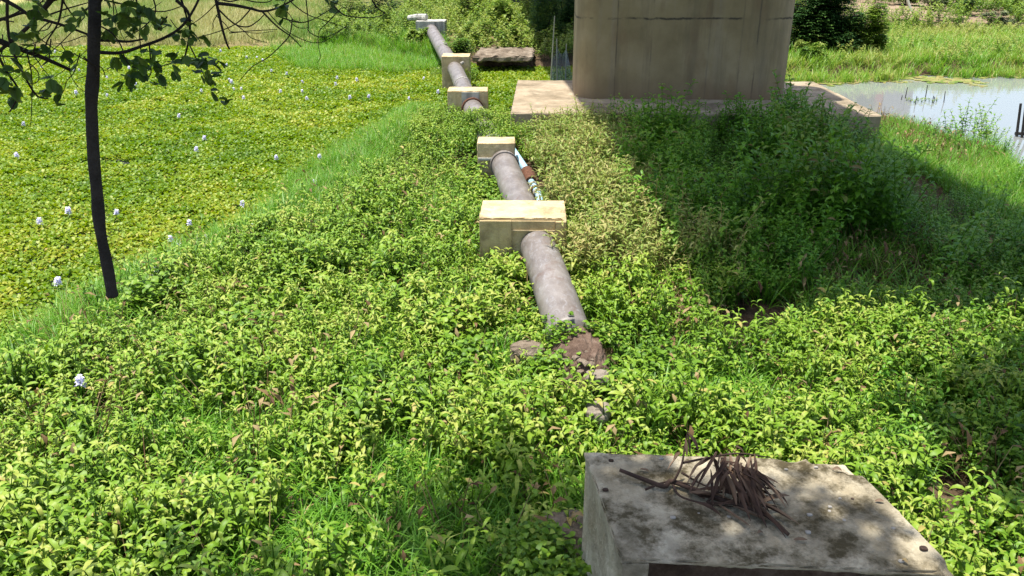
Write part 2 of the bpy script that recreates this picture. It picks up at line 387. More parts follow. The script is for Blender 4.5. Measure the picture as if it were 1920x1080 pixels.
# ------------------------------------------------------------------ bridge: pier, footing, deck
f0 = at(957, 211, .6); f1 = at(1655, 216, .6); b0 = at(940, 152, .6)
uF = (f1 - f0).normalized(); vF = Vector((-uF.y, uF.x, 0)); dep = 4.3
pc = f0 + uF * (f1 - f0).length * .505 + vF * 2.25
bridge = empty('bridge', (pc.x, pc.y, -.3), 'concrete bridge pier with rounded ends standing on a wide footing slab by the water', 'bridge')
fc = [f0, f1, f1 + vF * dep, f0 + vF * dep]
V, F = rough_block([(p.x, p.y) for p in fc], -.9, .6, cell=.16, amp=.012, edge=.02, seed=3, bevel=.03)
mk('footing', V, F, M['footing'], bridge)
def stadium(L, Wd, z0, z1, nz=24, seg=14, off=0.0):
    r = .48; ring = []
    for q, (sx, sy) in enumerate(((1, -1), (1, 1), (-1, 1), (-1, -1))):
        for k in range(seg + 1):
            a = -math.pi / 2 + math.pi / 2 * q + math.pi / 2 * k / seg
            ring.append((sx * (L / 2 - r) + r * math.cos(a), sy * (Wd / 2 - r) + r * math.sin(a)))
    V, F = [], []; n = len(ring)
    for i in range(nz + 1):
        z = z0 + (z1 - z0) * i / nz
        for (a, b) in ring:
            q = Vector((pc.x, pc.y, z)) + uF * a + vF * b; V.append(q)
    for i in range(nz):
        for k in range(n): F.append((i * n + k, i * n + (k + 1) % n, (i + 1) * n + (k + 1) % n, (i + 1) * n + k))
    F.append(tuple(reversed(range(n)))); F.append(tuple(range(nz * n, nz * n + n)))
    return V, F
p_l, p_r = at(1081, 184, .6), at(1483, 189, .6)
PL = (p_r - p_l).dot(uF)
pcen = (p_l + p_r) / 2
pc0 = pc; pc = Vector((pcen.x, pcen.y + 1.1, .6))
V, F = stadium(PL, 2.2, .6, 6.6)
shaft = mk('pier_shaft', V, F, M['pier'], None, base=(pc.x, pc.y, .6), smooth=False)
shaft.rotation_euler = (0, 0, 0)
shaft.location = Vector((pc.x, pc.y, .6)) - Vector(bridge.location); shaft.parent = bridge
bv = shaft.modifiers.new('crease', 'EDGE_SPLIT'); bv.split_angle = R(25)
shaft.data.polygons.foreach_set('use_smooth', [True] * len(shaft.data.polygons))
def deck_pts(x, y, z): return Vector((x - .05 * (y - 12), y, z))
DK = []  # out-of-frame deck, near end and right edge trimmed to shape its shadow
for (y) in (7.5, 64):
    for (x, z) in ((.55, 6.6), (5.20, 6.6), (5.50, 7.6), (5.50, 8.4), (5.30, 8.4), (5.30, 7.7), (.45, 7.7), (.45, 8.4), (.25, 8.4), (.25, 7.6)):
        DK.append(deck_pts(x, y, z))
nk = 10
mk('deck', DK, [tuple((k, (k + 1) % nk, nk + (k + 1) % nk, nk + k)[::-1]) for k in range(nk)] + [tuple(range(nk)), tuple(reversed(range(nk, 2 * nk)))], M['bridge'], bridge)

# ------------------------------------------------------------------ pipeline and its supports
def support(px_front, w_left, w_right, depth, ztop, zbot, label, front_panel, mat='support', pipe_x=None, skew=-.1, seed=0):
    a = at(w_left, px_front, ztop); b = at(w_right, px_front + (1 if w_right - w_left > 100 else 0), ztop)
    u = (b - a).normalized(); v = Vector((-u.y, u.x, 0))
    c4 = [a, b, b + v * depth, a + v * depth]
    o = empty('pipe_support', ((a + b) / 2 + v * depth / 2)[:2] + (zbot,), label, 'pipe support', 'concrete supports under the water pipe')
    V, F = rough_block([(p.x, p.y) for p in c4], zbot, ztop, cell=.035 if seed == 1 else .06, amp=.006, edge=.03, seed=seed, bevel=.012,
                       chips=[(b.x, b.y, .07, .03), (b.x - .02, b.y + .25, .06, .02)] if seed == 1 else ())
    mk('body', V, F, M[mat], o)
    return o, a, b, u, v
s1, a1, b1, u1, v1 = support(408, 898, 1063, .70, .80, -.1, 'large yellowish concrete block with a notched front, largest of the pipe supports', True, seed=1)
def slab_box(o, u, v, org, x0, x1, d0, d1, z0, z1, mat, name):
    P = []
    for z in (z0, z1):
        for (x, d) in ((x0, d0), (x1, d0), (x1, d1), (x0, d1)):
            q = org + u * x + v * d; P.append(Vector((q.x, q.y, z)))
    return mk(name, P, [(3, 2, 1, 0), (4, 5, 6, 7), (0, 1, 5, 4), (1, 2, 6, 5), (2, 3, 7, 6), (3, 0, 4, 7)], mat, o)
W1 = (b1 - a1).length
slab_box(s1, u1, v1, a1, .008, .37 * W1, -.030, .02, -.1, .768, M['support_panel'], 'front_cheek')
slab_box(s1, u1, v1, a1, .872 * W1, W1 - .01, -.045, .02, -.1, .765, M['support_panel'], 'front_cheek')
slab_box(s1, u1, v1, a1, .375 * W1, .865 * W1, -.020, .02, .665, .766, M['support_panel'], 'lintel')
slab_box(s1, u1, v1, a1, .372 * W1, .868 * W1, -.034, .02, .650, .663, M['support'], 'ledge')
s2, a2, b2, u2, v2 = support(269, 894, 966, .50, .80, -.1, 'small yellow concrete pipe support between the large block and the bridge footing', False, seed=2)
W2 = (b2 - a2).length
slab_box(s2, u2, v2, a2, .02, .97 * W2, -.035, .02, .54, .575, M['grey_support'], 'mortar_ledge')
s3, a3, b3, u3, v3 = support(171, 838, 914, .60, .82, -.3, 'thin yellow topped pipe support left of the bridge footing corner', False, seed=3)
W3 = (b3 - a3).length
slab_box(s3, u3, v3, a3, .36 * W3, .80 * W3, -.02, .02, .52, .80, M['grey_support'], 'infill')
s4, a4, b4, u4, v4 = support(106, 827, 880, .75, .82, -.5, 'yellow topped pipe support standing in the hyacinth by the far bank', False, seed=4)
s5, a5, b5, u5, v5 = support(40, 779, 834, 1.0, 1.05, .0, 'pale grey streaked concrete pipe support on the far bank among bushes', False, mat='grey_support', seed=5)
q0 = atY(766, 34, s5.location.y + .2); q1 = atY(800, 32, s5.location.y - .1)
V, F = tube([q0, (q0 + q1) / 2 + Vector((0, 0, .02)), q1], [.10, .12, .12], 8); mk('stub', V, F, M['grey_support'], s5)

pr = .205
def pax(y): return np.interp(y, [4.4, 6.2, 8.6, 12.4, 17.3, 22.6, 32.4], [.83, .56, .30, -.13, -.86, -1.53, -3.15])
pipe = empty('water_pipe', (.3, 8.6, .4), 'long grey rusty water pipe running through the concrete supports to the far bank', 'pipe')
def psec(y0, y1, z0, z1, r=pr, n=9, wob=.0, name='pipe_section'):
    pts = [(pax(y0 + (y1 - y0) * i / n), y0 + (y1 - y0) * i / n, z0 + (z1 - z0) * i / n) for i in range(n + 1)]
    V, F = tube(pts, r, 28); return mk(name, V, F, M['pipe'], pipe, smooth=True)
ya, yb = (a1.y, a1.y + .7)
np_ = spline([(pax(y), y, z) for y, z in ((ya + .05, .455), (7.9, .435), (7.2, .395), (6.5, .335))], 6)
V, F = tube(np_, pr, 28); mk('pipe_section', V, F, M['pipe'], pipe, smooth=True)
psec(yb - .05, a2.y + .05, .455, .47)
psec(a2.y + .45, a3.y + .05, .47, .46)
psec(a3.y + .5, a4.y + .05, .46, .48)
psec(a4.y + .7, a5.y + .1, .48, .72, pr + .02)
def collar(y, z, wd=.10, r=pr + .025, mat='pipe', name='collar'):
    V, F = tube([(pax(y), y, z), (pax(y + wd), y + wd, z + .002)], r, 28); return mk(name, V, F, M[mat], pipe)
collar(a3.y - .12, .46, .10, pr + .03, 'rust'); collar((a3.y + a4.y) / 2, .47, .05, pr + .012, 'grey_support'); collar(a2.y - .10, .47, .10, pr + .02)
vv = Vector((pax(a4.y - .3) + .16, a4.y - .3, .66)); V, F = tube([vv, vv + Vector((.07, 0, .05))], [.05, .035], 10); mk('valve_knob', V, F, M['chip'], pipe)
# blue pvc line beside the pipe
pv0, pv1, pv2, pv3 = at(968, 292, .45), at(988, 322, .40), at(996, 341, .38), at(1010, 366, .34)
pvc = empty('plastic_pipe', (pv1.x, pv1.y, .3), 'thin pale blue plastic pipe with a rusty joint beside the big pipe', 'pipe')
V, F = tube([pv0 + (pv0 - pv1) * .4, pv0, pv1], .062, 16); mk('pipe_section', V, F, M['blue_pvc'], pvc, smooth=True)
V, F = tube([pv1, (pv1 + pv2) / 2, pv2], [.095, .105, .085], 16); mk('joint', V, F, M['rust'], pvc)
V, F = tube([pv2, pv3, pv3 + (pv3 - pv2) * .6 - Vector((0, 0, .2))], .05, 16); mk('pipe_section', V, F, M['blue_pvc'], pvc, smooth=True)
for k in (.25, .55, .8):
    c0 = pv2.lerp(pv3, k); V, F = tube([c0, c0 + (pv3 - pv2).normalized() * .06], .066, 16); mk('collar', V, F, M['chip' if k != .55 else 'rust'], pvc)
rp = [Vector((pax(y) + .27, y, .28)) for y in (a2.y - 1.6, a2.y - .1)]; V, F = tube(rp, .04, 10); mk('rusty_conduit', V, F, M['rust'], pvc)

# near block
nb = [at(1162, 1047, 1.1), at(1806, 1076, 1.1), at(1592, 862, 1.1), at(1094, 846, 1.1)]
block = empty('concrete_block', tuple(sum((p for p in nb), Vector()) / 4)[:2] + (-.1,), 'weathered grey concrete block in the foreground stained with moss under a dead branch', 'block')
cr = nb[2]
P2 = [(p.x, p.y) for p in nb]
def lp(a, b, t): return (a[0] + (b[0] - a[0]) * t, a[1] + (b[1] - a[1]) * t)
capb = rough_block(P2, 1.068, 1.1, cell=.028, amp=.006, edge=.016, seed=21, bevel=.012,
                   chips=[(cr.x, cr.y, .13, .10), (cr.x - .16, cr.y + .01, .06, .05), (cr.x - .30, cr.y + .02, .07, .02), (nb[1].x, nb[1].y, .1, .04)])
in4 = lambda a, b, c, d: [a, b, c, d]
f_l, f_r = lp(P2[0], P2[3], .82), lp(P2[1], P2[2], .82)
bod = rough_block([lp(f_l, f_r, .006), lp(f_r, f_l, .012), lp(P2[2], P2[3], .012), lp(P2[3], P2[2], .006)], -.1, 1.075, cell=.05, amp=.006, edge=.016, seed=22, bevel=.012)
wl = rough_block([lp(P2[0], P2[1], .005), lp(P2[0], P2[1], .09), lp(f_l, f_r, .10), lp(f_l, f_r, .004)], -.1, 1.075, cell=.04, amp=.006, edge=.012, seed=23, bevel=.008)
wr = rough_block([lp(P2[1], P2[0], .12), lp(P2[1], P2[0], .01), lp(f_r, f_l, .01), lp(f_r, f_l, .12)], -.1, 1.075, cell=.05, amp=.006, edge=.012, seed=24, bevel=.008)
V, F = join([capb, bod, wl, wr])
mk('body', V, F, M['old_block'], block)
g_l, g_r = lp(P2[0], P2[3], .30), lp(P2[1], P2[2], .30)
V, F = rough_block([lp(g_l, g_r, .13), lp(g_l, g_r, .84), lp(f_l, f_r, .84), lp(f_l, f_r, .13)], -.1, 1.0, cell=.05, amp=.05, edge=.05, seed=27)
mk('hollow_dark_fill', V, F, M['earth'], block)  # dark mass added inside the hollow so it reads as deep shade

# ------------------------------------------------------------------ rocks and rubble
def rock(name, c, r, label, mat, group=None, seed=0, flat=.5, cat='rock', sub=4):
    bm = bmesh.new(); bmesh.ops.create_icosphere(bm, subdivisions=sub, radius=1)
    for v in bm.verts:
        n = v.co.copy(); f = 1 + .45 * (float(fbm(n.x + n.z * .7, n.y + n.z * .5, .9, seed)) - .5) + .18 * (float(fbm(n.x - n.z, n.y + n.z, .22, seed + 3)) - .5)
        q = [abs(t) ** .75 * (1 if t > 0 else -1) for t in n]
        v.co = Vector((q[0] * r[0], q[1] * r[1], q[2] * r[2])) * f + Vector(c)
    V, F = bmesh_out(bm); o = mk(name, V, F, M[mat], None, base=c, smooth=False); return tag(o, label, cat, group)
rock('rubble_mound', Vector((.57, 6.22, .13)), (.26, .58, .36), 'reddish brown earthy rubble where the near end of the pipe is buried', 'earth', seed=2, cat='rubble', sub=5)
rub = bpy.data.objects['rubble_mound']; parts = []
for i in range(60):
    yy = U0 = random.uniform(5.72, 6.75); xx = .57 + random.gauss(0, .11); s_ = random.uniform(.012, .04)
    zz = .13 + .34 * math.sqrt(max(0, 1 - ((xx - .57) / .26) ** 2 * .9)) * (1 if 5.8 < yy < 6.6 else .8) - .01
    bm = bmesh.new(); bmesh.ops.create_icosphere(bm, subdivisions=1, radius=s_)
    for v in bm.verts: v.co = Vector((v.co.x * random.uniform(.7, 1.3), v.co.y * random.uniform(.7, 1.3), v.co.z * .7)) + Vector((xx, yy, zz))
    parts.append(bmesh_out(bm))
V, F = join(parts); mk('loose_stones', V, F, M['rock'], rub)['kind'] = 'stuff'
rock('rock', at(988, 662, .30), (.15, .11, .10), 'light brown stone left of the buried pipe end', 'rock', seed=5)
rock('rock', at(1120, 712, .34), (.10, .08, .09), 'pale rounded stone in the weeds just below the brown rubble', 'pale_rock', seed=8)
rock('rock', at(1122, 772, .34), (.10, .11, .07), 'grey brown stone behind the foreground concrete block', 'pale_rock', seed=11)
rock('rock', at(1062, 1030, .12), (.26, .22, .20), 'mossy brown boulder against the left side of the foreground block', 'rock', seed=14, sub=5)
lg = [at(885, 106, .42), at(1000, 108, .42)]; yb_ = lg[0].y
ledge = empty('stone_ledge', ((lg[0].x + lg[1].x) / 2, yb_ + .8, -.2), 'broken brown stone ledge with a dark hollow under it on the far bank', 'ledge')
V, F = rough_block([(lg[0].x, yb_), (lg[1].x, yb_), (lg[1].x + .1, yb_ + 2.6), (lg[0].x + .2, yb_ + 2.6)], .26, .42, cell=.11, amp=.07, edge=.05, seed=31, bevel=.03); mk('overhang', V, F, M['rock'], ledge)
V, F = rough_block([(lg[0].x + .1, yb_ + 1.1), (lg[1].x, yb_ + 1.1), (lg[1].x, yb_ + 2.4), (lg[0].x + .2, yb_ + 2.4)], -.6, .27, cell=.15, amp=.05, seed=32); mk('base', V, F, M['earth'], ledge)

# ------------------------------------------------------------------ plant templates
class T:
    def __init__(s): s.V, s.F, s.t = [], [], []
    def leaf(s, p, phi, el, L, W, droop=.3, fold=.25, n=3, tint=.5, kind='lance', roll=0.0):
        o = len(s.V); d = np.array([math.cos(phi), math.sin(phi), 0]); sd = np.array([-math.sin(phi), math.cos(phi), 0])
        sd = sd * math.cos(roll) + np.array([0, 0, 1]) * math.sin(roll)
        pos = np.array(p, float); e = el
        for i in range(n + 1):
            t = i / n
            if kind == 'lance': wd = W * .5 * (math.sin(math.pi * min(1, (t * .92 + .06))) ** .8)
            elif kind == 'heart': wd = W * .5 * (1.0 * (1 - t) ** .75 * (1.15 if t > 0 else .75) + .02)
            elif kind == 'round': wd = W * .5 * math.sqrt(max(0.03, 1 - (2 * t * .97 - .98) ** 2))
            else: wd = W * .5 * (1 - t ** 1.6) + .0005
            up = np.array([-math.sin(e) * d[0], -math.sin(e) * d[1], math.cos(e)])
            s.V += [pos - sd * wd + up * wd * fold, pos.copy(), pos + sd * wd + up * wd * fold]; s.t += [tint] * 3
            step = L / n; pos = pos + (d * math.cos(e) + np.array([0, 0, 1]) * math.sin(e)) * step; e -= droop / n * 2
        for i in range(n):
            a = o + i * 3; s.F += [(a, a + 1, a + 4, a + 3), (a + 1, a + 2, a + 5, a + 4)]
    def blade(s, p, phi, el, L, W, droop=1.0, n=4, tint=.5):
        o = len(s.V); d = np.array([math.cos(phi), math.sin(phi), 0]); sd = np.array([-math.sin(phi), math.cos(phi), 0]); pos = np.array(p, float); e = el
        for i in range(n + 1):
            wd = W * .5 * (1 - (i / n) ** 2 * .92)
            s.V += [pos - sd * wd, pos + sd * wd]; s.t += [tint] * 2
            pos = pos + (d * math.cos(e) + np.array([0, 0, 1]) * math.sin(e)) * (L / n); e -= droop / n * (.5 + i / n)
        for i in range(n): a = o + i * 2; s.F.append((a, a + 1, a + 3, a + 2))
    def stem(s, p0, p1, r0, r1, tint):
        o = len(s.V)
        for p, r in ((p0, r0), (p1, r1)):
            for k in range(3):
                a = 2.094 * k; s.V.append(np.array([p[0] + r * math.cos(a), p[1] + r * math.sin(a), p[2]])); s.t.append(tint)
        for k in range(3): s.F.append((o + k, o + (k + 1) % 3, o + 3 + (k + 1) % 3, o + 3 + k))
    def done(s): return np.array(s.V), np.array(s.F), np.array(s.t)
U = random.uniform
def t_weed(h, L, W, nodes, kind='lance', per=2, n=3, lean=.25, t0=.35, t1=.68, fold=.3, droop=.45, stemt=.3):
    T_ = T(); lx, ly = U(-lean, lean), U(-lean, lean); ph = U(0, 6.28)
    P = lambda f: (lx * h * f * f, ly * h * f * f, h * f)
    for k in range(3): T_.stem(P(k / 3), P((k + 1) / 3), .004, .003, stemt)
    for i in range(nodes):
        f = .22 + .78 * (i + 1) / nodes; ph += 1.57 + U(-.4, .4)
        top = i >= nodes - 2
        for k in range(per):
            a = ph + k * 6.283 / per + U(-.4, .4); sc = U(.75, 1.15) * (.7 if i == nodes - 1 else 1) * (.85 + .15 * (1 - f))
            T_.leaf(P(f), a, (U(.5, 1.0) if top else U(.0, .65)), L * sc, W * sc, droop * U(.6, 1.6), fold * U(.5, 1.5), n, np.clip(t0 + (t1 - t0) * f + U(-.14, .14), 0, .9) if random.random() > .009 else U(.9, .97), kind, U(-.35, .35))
    return T_.done()
def t_vine(nl, spread, S, t0=.45):
    T_ = T()
    for i in range(nl):
        a = U(0, 6.28); r = spread * math.sqrt(U(0, 1)); z = U(.10, .34); p = (r * math.cos(a), r * math.sin(a), z)
        T_.stem((p[0] * .7, p[1] * .7, 0), p, .002, .0015, .3)
        T_.leaf(p, U(0, 6.28), U(-.2, .6), S * U(.7, 1.2), S * U(.75, 1.0), U(.1, .6), U(.1, .5), 3, np.clip(t0 + U(-.15, .2), 0, .9), 'heart', U(-.4, .4))
    return T_.done()
def t_grass(nb_, L, W, spread=.06, t0=.5, droop=1.5, el=(.9, 1.5), n=4):
    T_ = T()
    for i in range(nb_):
        a = U(0, 6.28); r = spread * math.sqrt(U(0, 1))
        T_.blade((r * math.cos(a), r * math.sin(a), 0), U(0, 6.28), U(*el), L * U(.5, 1.1), W * U(.7, 1.3), droop * U(.4, 1.5), n, np.clip(t0 + U(-.2, .2), 0, .9) if random.random() > .05 else .95)
    return T_.done()
def t_hyacinth(nl, h, D, t0=.55):
    T_ = T()
    for i in range(nl):
        a = 6.283 * i / nl + U(-.5, .5); hh = h * U(.5, 1.15); r = h * U(.25, .8)
        p = (r * math.cos(a), r * math.sin(a), hh)
        T_.stem((0, 0, 0), p, .006, .003, .3)
        d = D * U(.65, 1.2); tn = np.clip(t0 + U(-.22, .22), 0, .9) if random.random() > .012 else U(.9, 1)
        T_.leaf(p, a + U(-.6, .6), U(-.05, 1.0), d, d * .92, U(-.3, .3), U(.1, .45), 3, tn, 'round', U(-.35, .35))
    return T_.done()
def t_twigs(nb_, L):
    T_ = T()
    for i in range(nb_):
        p = np.array([U(-.08, .08), U(-.08, .08), 0]); a = U(0, 6.28); e = U(.3, 1.4)
        q = p + np.array([math.cos(a) * math.cos(e), math.sin(a) * math.cos(e), math.sin(e)]) * L * U(.5, 1.1)
        m_ = (p + q) / 2 + np.array([U(-.04, .04), U(-.04, .04), 0]); tn = U(.2, .9)
        T_.stem(p, m_, .004, .003, tn); T_.stem(m_, q, .003, .0015, tn)
        if random.random() < .5: T_.leaf(q, a, U(-.8, .4), U(.04, .09), .025, .6, .6, 2, U(0, 1))
    return T_.done()

def scatter(temps, x, y, z, sc, tintoff=None, tilt=.18, hsc=None):
    """copies of the templates at the points -> V, F, tint"""
    n = len(x)
    if n == 0: return np.zeros((0, 3)), np.zeros((0, 4), int), np.zeros(0)
    which = rng.integers(0, len(temps), n); yaw = rng.random(n) * 2 * math.pi
    tx = rng.normal(0, tilt, n); ty = rng.normal(0, tilt, n)
    if tintoff is None: tintoff = np.zeros(n)
    if hsc is None: hsc = np.ones(n)
    Vs, Fs, Ts, off = [], [], [], 0
    for k, (V, F, t) in enumerate(temps):
        i = np.nonzero(which == k)[0]
        if len(i) == 0: continue
        c, s = np.cos(yaw[i])[:, None], np.sin(yaw[i])[:, None]
        vx = V[None, :, 0] * c - V[None, :, 1] * s; vy = V[None, :, 0] * s + V[None, :, 1] * c
        vz = np.broadcast_to(V[None, :, 2], vx.shape) * hsc[i][:, None]
        vx = vx + vz * tx[i][:, None]; vy = vy + vz * ty[i][:, None]
        S = sc[i][:, None]
        P = np.stack([vx * S + x[i][:, None], vy * S + y[i][:, None], vz * S + z[i][:, None]], -1).reshape(-1, 3)
        f = (F[None] + (np.arange(len(i)) * len(V))[:, None, None]).reshape(-1, 4) + off
        tt = t[None, :] + tintoff[i][:, None]; tt = np.where(t[None, :] < .9, np.clip(tt, 0, .9), t[None, :]).reshape(-1)
        Vs.append(P); Fs.append(f); Ts.append(tt); off += len(P)
    return np.concatenate(Vs), np.concatenate(Fs), np.concatenate(Ts)
def merge(L):
    Vs, Fs, Ts, off = [], [], [], 0
    for V, F, t in L:
        if len(V): Vs.append(V); Fs.append(F + off); Ts.append(t); off += len(V)
    return np.concatenate(Vs), np.concatenate(Fs), np.concatenate(Ts)
def pts(x0, x1, y0, y1, dens):
    n = int((x1 - x0) * (y1 - y0) * dens); return rng.uniform(x0, x1, n), rng.uniform(y0, y1, n)
def inview(x, y, z=.3, m=330):
    px, py = px_of(x, y, z); return (px > -m) & (px < 1920 + m) & (py > -m) & (py < 1080 + m * 2)

def quad_of(c4, m=0.0):
    cx = sum(p[0] for p in c4) / 4; cy = sum(p[1] for p in c4) / 4
    return [(p[0] + (p[0] - cx) / math.hypot(p[0] - cx, p[1] - cy) * m, p[1] + (p[1] - cy) / math.hypot(p[0] - cx, p[1] - cy) * m) for p in c4]
BLK = []
for a, b, v, d in ((a1, b1, v1, .7), (a2, b2, v2, .5), (a3, b3, v3, .6), (a4, b4, v4, .75), (a5, b5, v5, 1.0)):
    BLK.append(quad_of([a - v * .05, b - v * .05, b + v * d, a + v * d], .05))
BLK.append(quad_of(nb, .05)); BLK.append(quad_of(fc, .06))
BARE = [wpoly(p, .1) for p in ([(1360, 578), (1420, 560), (1505, 565), (1500, 615), (1430, 650), (1345, 665), (1320, 620)],
                               [(958, 300), (990, 296), (1040, 395), (1030, 420), (985, 420), (960, 360)],
                               [(1060, 612), (1130, 615), (1150, 655), (1165, 730), (1150, 800), (1110, 790), (1090, 730), (1065, 660)],
                               [(1690, 900), (1800, 860), (1900, 950), (1860, 1020), (1740, 980)])]
def clear(x, y, tall=.35):
    ok = np.ones(len(x), bool)
    for q in BLK: ok &= ~inpoly(q, x, y)
    jj = (fbm(x, y, .3, 40) - .5) * .25
    for q in BARE: ok &= ~(inpoly(q, x + jj, y + jj))
    dp = np.abs(x - pax(y) + jj * .4)
    on = ((y > 5.6) & (y < a1.y + .1)) | ((y > a1.y + .6) & (y < a2.y + .1)) | ((y > a3.y - 1.0) & (y < a4.y))
    ok &= ~((dp < .23) & on)
    return ok
SOILZ = lambda x, y: ground_z(x, y)
def land_d(x, y): return np.minimum(np.minimum(x - XL(y), XR(y) - x) + (fbm(x, y, .8, 41) - .5) * .9, 19.0 - y)
SHX = lambda y: 2.12 - .045 * (y - 8)        # where the denser bush weeds begin
SLAB_Y = f0.y

# ---- hyacinth mat on the water (left and behind the supports)
th = [t_hyacinth(random.randint(6, 9), .10, .047) for _ in range(9)]
x, y = pts(-24, 3.2, 5.5, 34, 210)
keep = (x < XL(y) + .35 + (fbm(x, y, .7, 43) - .5) * 1.0) | (y > 17.6)
keep &= (y < FAR(x) + (fbm(x, y, 1.5, 44) - .5) * 1.5) & inview(x, y, -.1, 60) & clear(x, y)
keep &= ~((x > f0.x - .1) & (y < f0.y + dep + .2) & (y > f0.y - .2)) & (x < 2.2)
keep &= (fbm(x, y, .9, 45) > .19)
keep &= rng.random(len(x)) < np.where(y > 18, .68, 1)
x, y = x[keep], y[keep]
big = 1 + np.clip((y - 12) / 45, 0, .5)
tone = (fbm(x, y, 2.8, 46) - .5) * .5 + (vn(x, y, .45, 47) - .5) * .4 + .03
hy = scatter(th, x, y, np.full(len(x), WZ + .02) + (fbm(x, y, .7, 48)) * .06, rng.uniform(.75, 1.25, len(x)) * big, tone)
o = mk_np('water_hyacinth_mat', *hy[:2], M['hyacinth'], hy[2]); tag(o, kind='stuff')

# ---- grasses
tg = [t_grass(random.randint(12, 18), .34, .0085, .05) for _ in range(6)]
tgl = [t_grass(random.randint(9, 13), .40, .014, .07, .5, 1.9) for _ in range(6)]
GR = []
gpoly = wpoly([(-90, 760), (-20, 650), (110, 590), (215, 530), (330, 462), (450, 420), (560, 320), (640, 262), (740, 205), (810, 190), (800, 250), (740, 310), (660, 390), (540, 445), (430, 490), (330, 540), (250, 610), (160, 690), (40, 770)], .0)
gpoly2 = wpoly([(760, 385), (880, 360), (890, 450), (800, 455)], .1)
x, y = pts(-5, 2, 5, 19, 150)
jx = (fbm(x, y, .6, 50) - .5) * .7
k = (inpoly(gpoly, x + jx, y + jx * 1.5) | inpoly(gpoly2, x + jx, y + jx)) & clear(x, y) & inview(x, y) & (fbm(x, y, .5, 52) > .10); x, y = x[k], y[k]
GR.append(scatter(tg, x, y, np.maximum(SOILZ(x, y), WZ) - .01, rng.uniform(.8, 1.4, len(x)), (fbm(x, y, .9, 51) - .45) * .5))
x, y = pts(-7, 0, 5, 19, 60); q_ = XL(y) - x + (fbm(x, y, .9, 100) - .5) * 1.6
k = (q_ > -1.0) & (rng.random(len(x)) < np.clip(1.0 - q_ / 1.5, 0, 1) ** 1.3) & clear(x, y) & inview(x, y) & (fbm(x, y, .6, 101) > .38); x, y = x[k], y[k]
GR.append(scatter(tg, x, y, np.full(len(x), WZ), rng.uniform(.7, 1.2, len(x)), (fbm(x, y, .9, 51) - .5) * .5))
# bottom strip and patches inside the broadleaf weeds
x, y = pts(-4, 4, 3.4, 10, 190)
patch = fbm(x, y, .75, 53) + .52 * sstep(5.0, 4.2, y) * sstep(-2.0, -1.0, x) * sstep(1.2, .2, x)
k = (patch > .66) & clear(x, y) & inview(x, y) & (land_d(x, y) > .2); x, y = x[k], y[k]
GR.append(scatter(tgl, x, y, SOILZ(x, y), rng.uniform(.6, 1.05, len(x)), (fbm(x, y, .9, 54) - .6) * .45))
# sparse tall blades everywhere
x, y = pts(-4, 6, 3.4, 12, 38)
k = clear(x, y) & inview(x, y) & (land_d(x, y) > .2); x, y = x[k], y[k]
GR.append(scatter(tgl, x, y, SOILZ(x, y), rng.uniform(.8, 1.3, len(x)), rng.normal(0, .12, len(x))))
tsg = [t_grass(10, .55, .016, .06, .15, 1.0) for _ in range(3)]
for (px_, py_) in ((60, 1075), (110, 1060), (180, 1085), (30, 1020), (240, 1095)):
    q = at(px_, py_, .1); GR.append(scatter(tsg, np.array([q.x]), np.array([q.y]), np.array([0.02]), np.array([.8]), np.array([-.1])))
# right hand lawn by the water
x, y = pts(2, 12, 7, 17.5, 120)
rp_ = wpoly([(1640, 225), (1700, 235), (1790, 270), (1880, 300), (1960, 350), (2100, 560), (1960, 520), (1880, 470), (1820, 400), (1740, 360), (1660, 330)], 0)
jx = (fbm(x, y, .8, 55) - .5) * 1.0
k = inpoly(rp_, x + jx, y + jx) & (XR(y) - x > -.25) & clear(x, y) & inview(x, y); x, y = x[k], y[k]
GR.append(scatter(tg, x, y, np.maximum(SOILZ(x, y), WZ), rng.uniform(.7, 1.3, len(x)), (fbm(x, y, 1.1, 56) - .45) * .5))
# floating grass near the far bank, left of the fourth support
fp = wpoly([(520, 92), (700, 84), (835, 92), (845, 128), (740, 140), (600, 132), (540, 118)], -.1)
x, y = pts(-12, -1, 22, 38, 60); jx = (fbm(x, y, 1.6, 57) - .5) * 1.6
k = inpoly(fp, x + jx, y + jx) & clear(x, y); x, y = x[k], y[k]
GR.append(scatter(tg, x, y, np.maximum(SOILZ(x, y), WZ), rng.uniform(1.2, 2.0, len(x)), (fbm(x, y, 1.2, 58) - .4) * .4))
# far right marsh
tgf = [t_grass(12, .5, .02, .14, .62, 1.3, n=3) for _ in range(5)]
x, y = pts(4, 30, 25, 41, 34)
k = (y > FAR(x) - .5 + (fbm(x, y, 1.6, 59) - .5) * 2.2) & (y < 37 + (fbm(x, y, 2.5, 99) - .5) * 5) & inview(x, y, .3, 80); x, y = x[k], y[k]
GR.append(scatter(tgf, x, y, np.maximum(SOILZ(x, y), WZ), rng.uniform(.6, 1.15, len(x)), (fbm(x, y, 2.4, 60) - .40) * .7))
g = merge(GR); o = mk_np('wild_grass', *g[:2], M['grass'], g[2]); tag(o, kind='stuff')

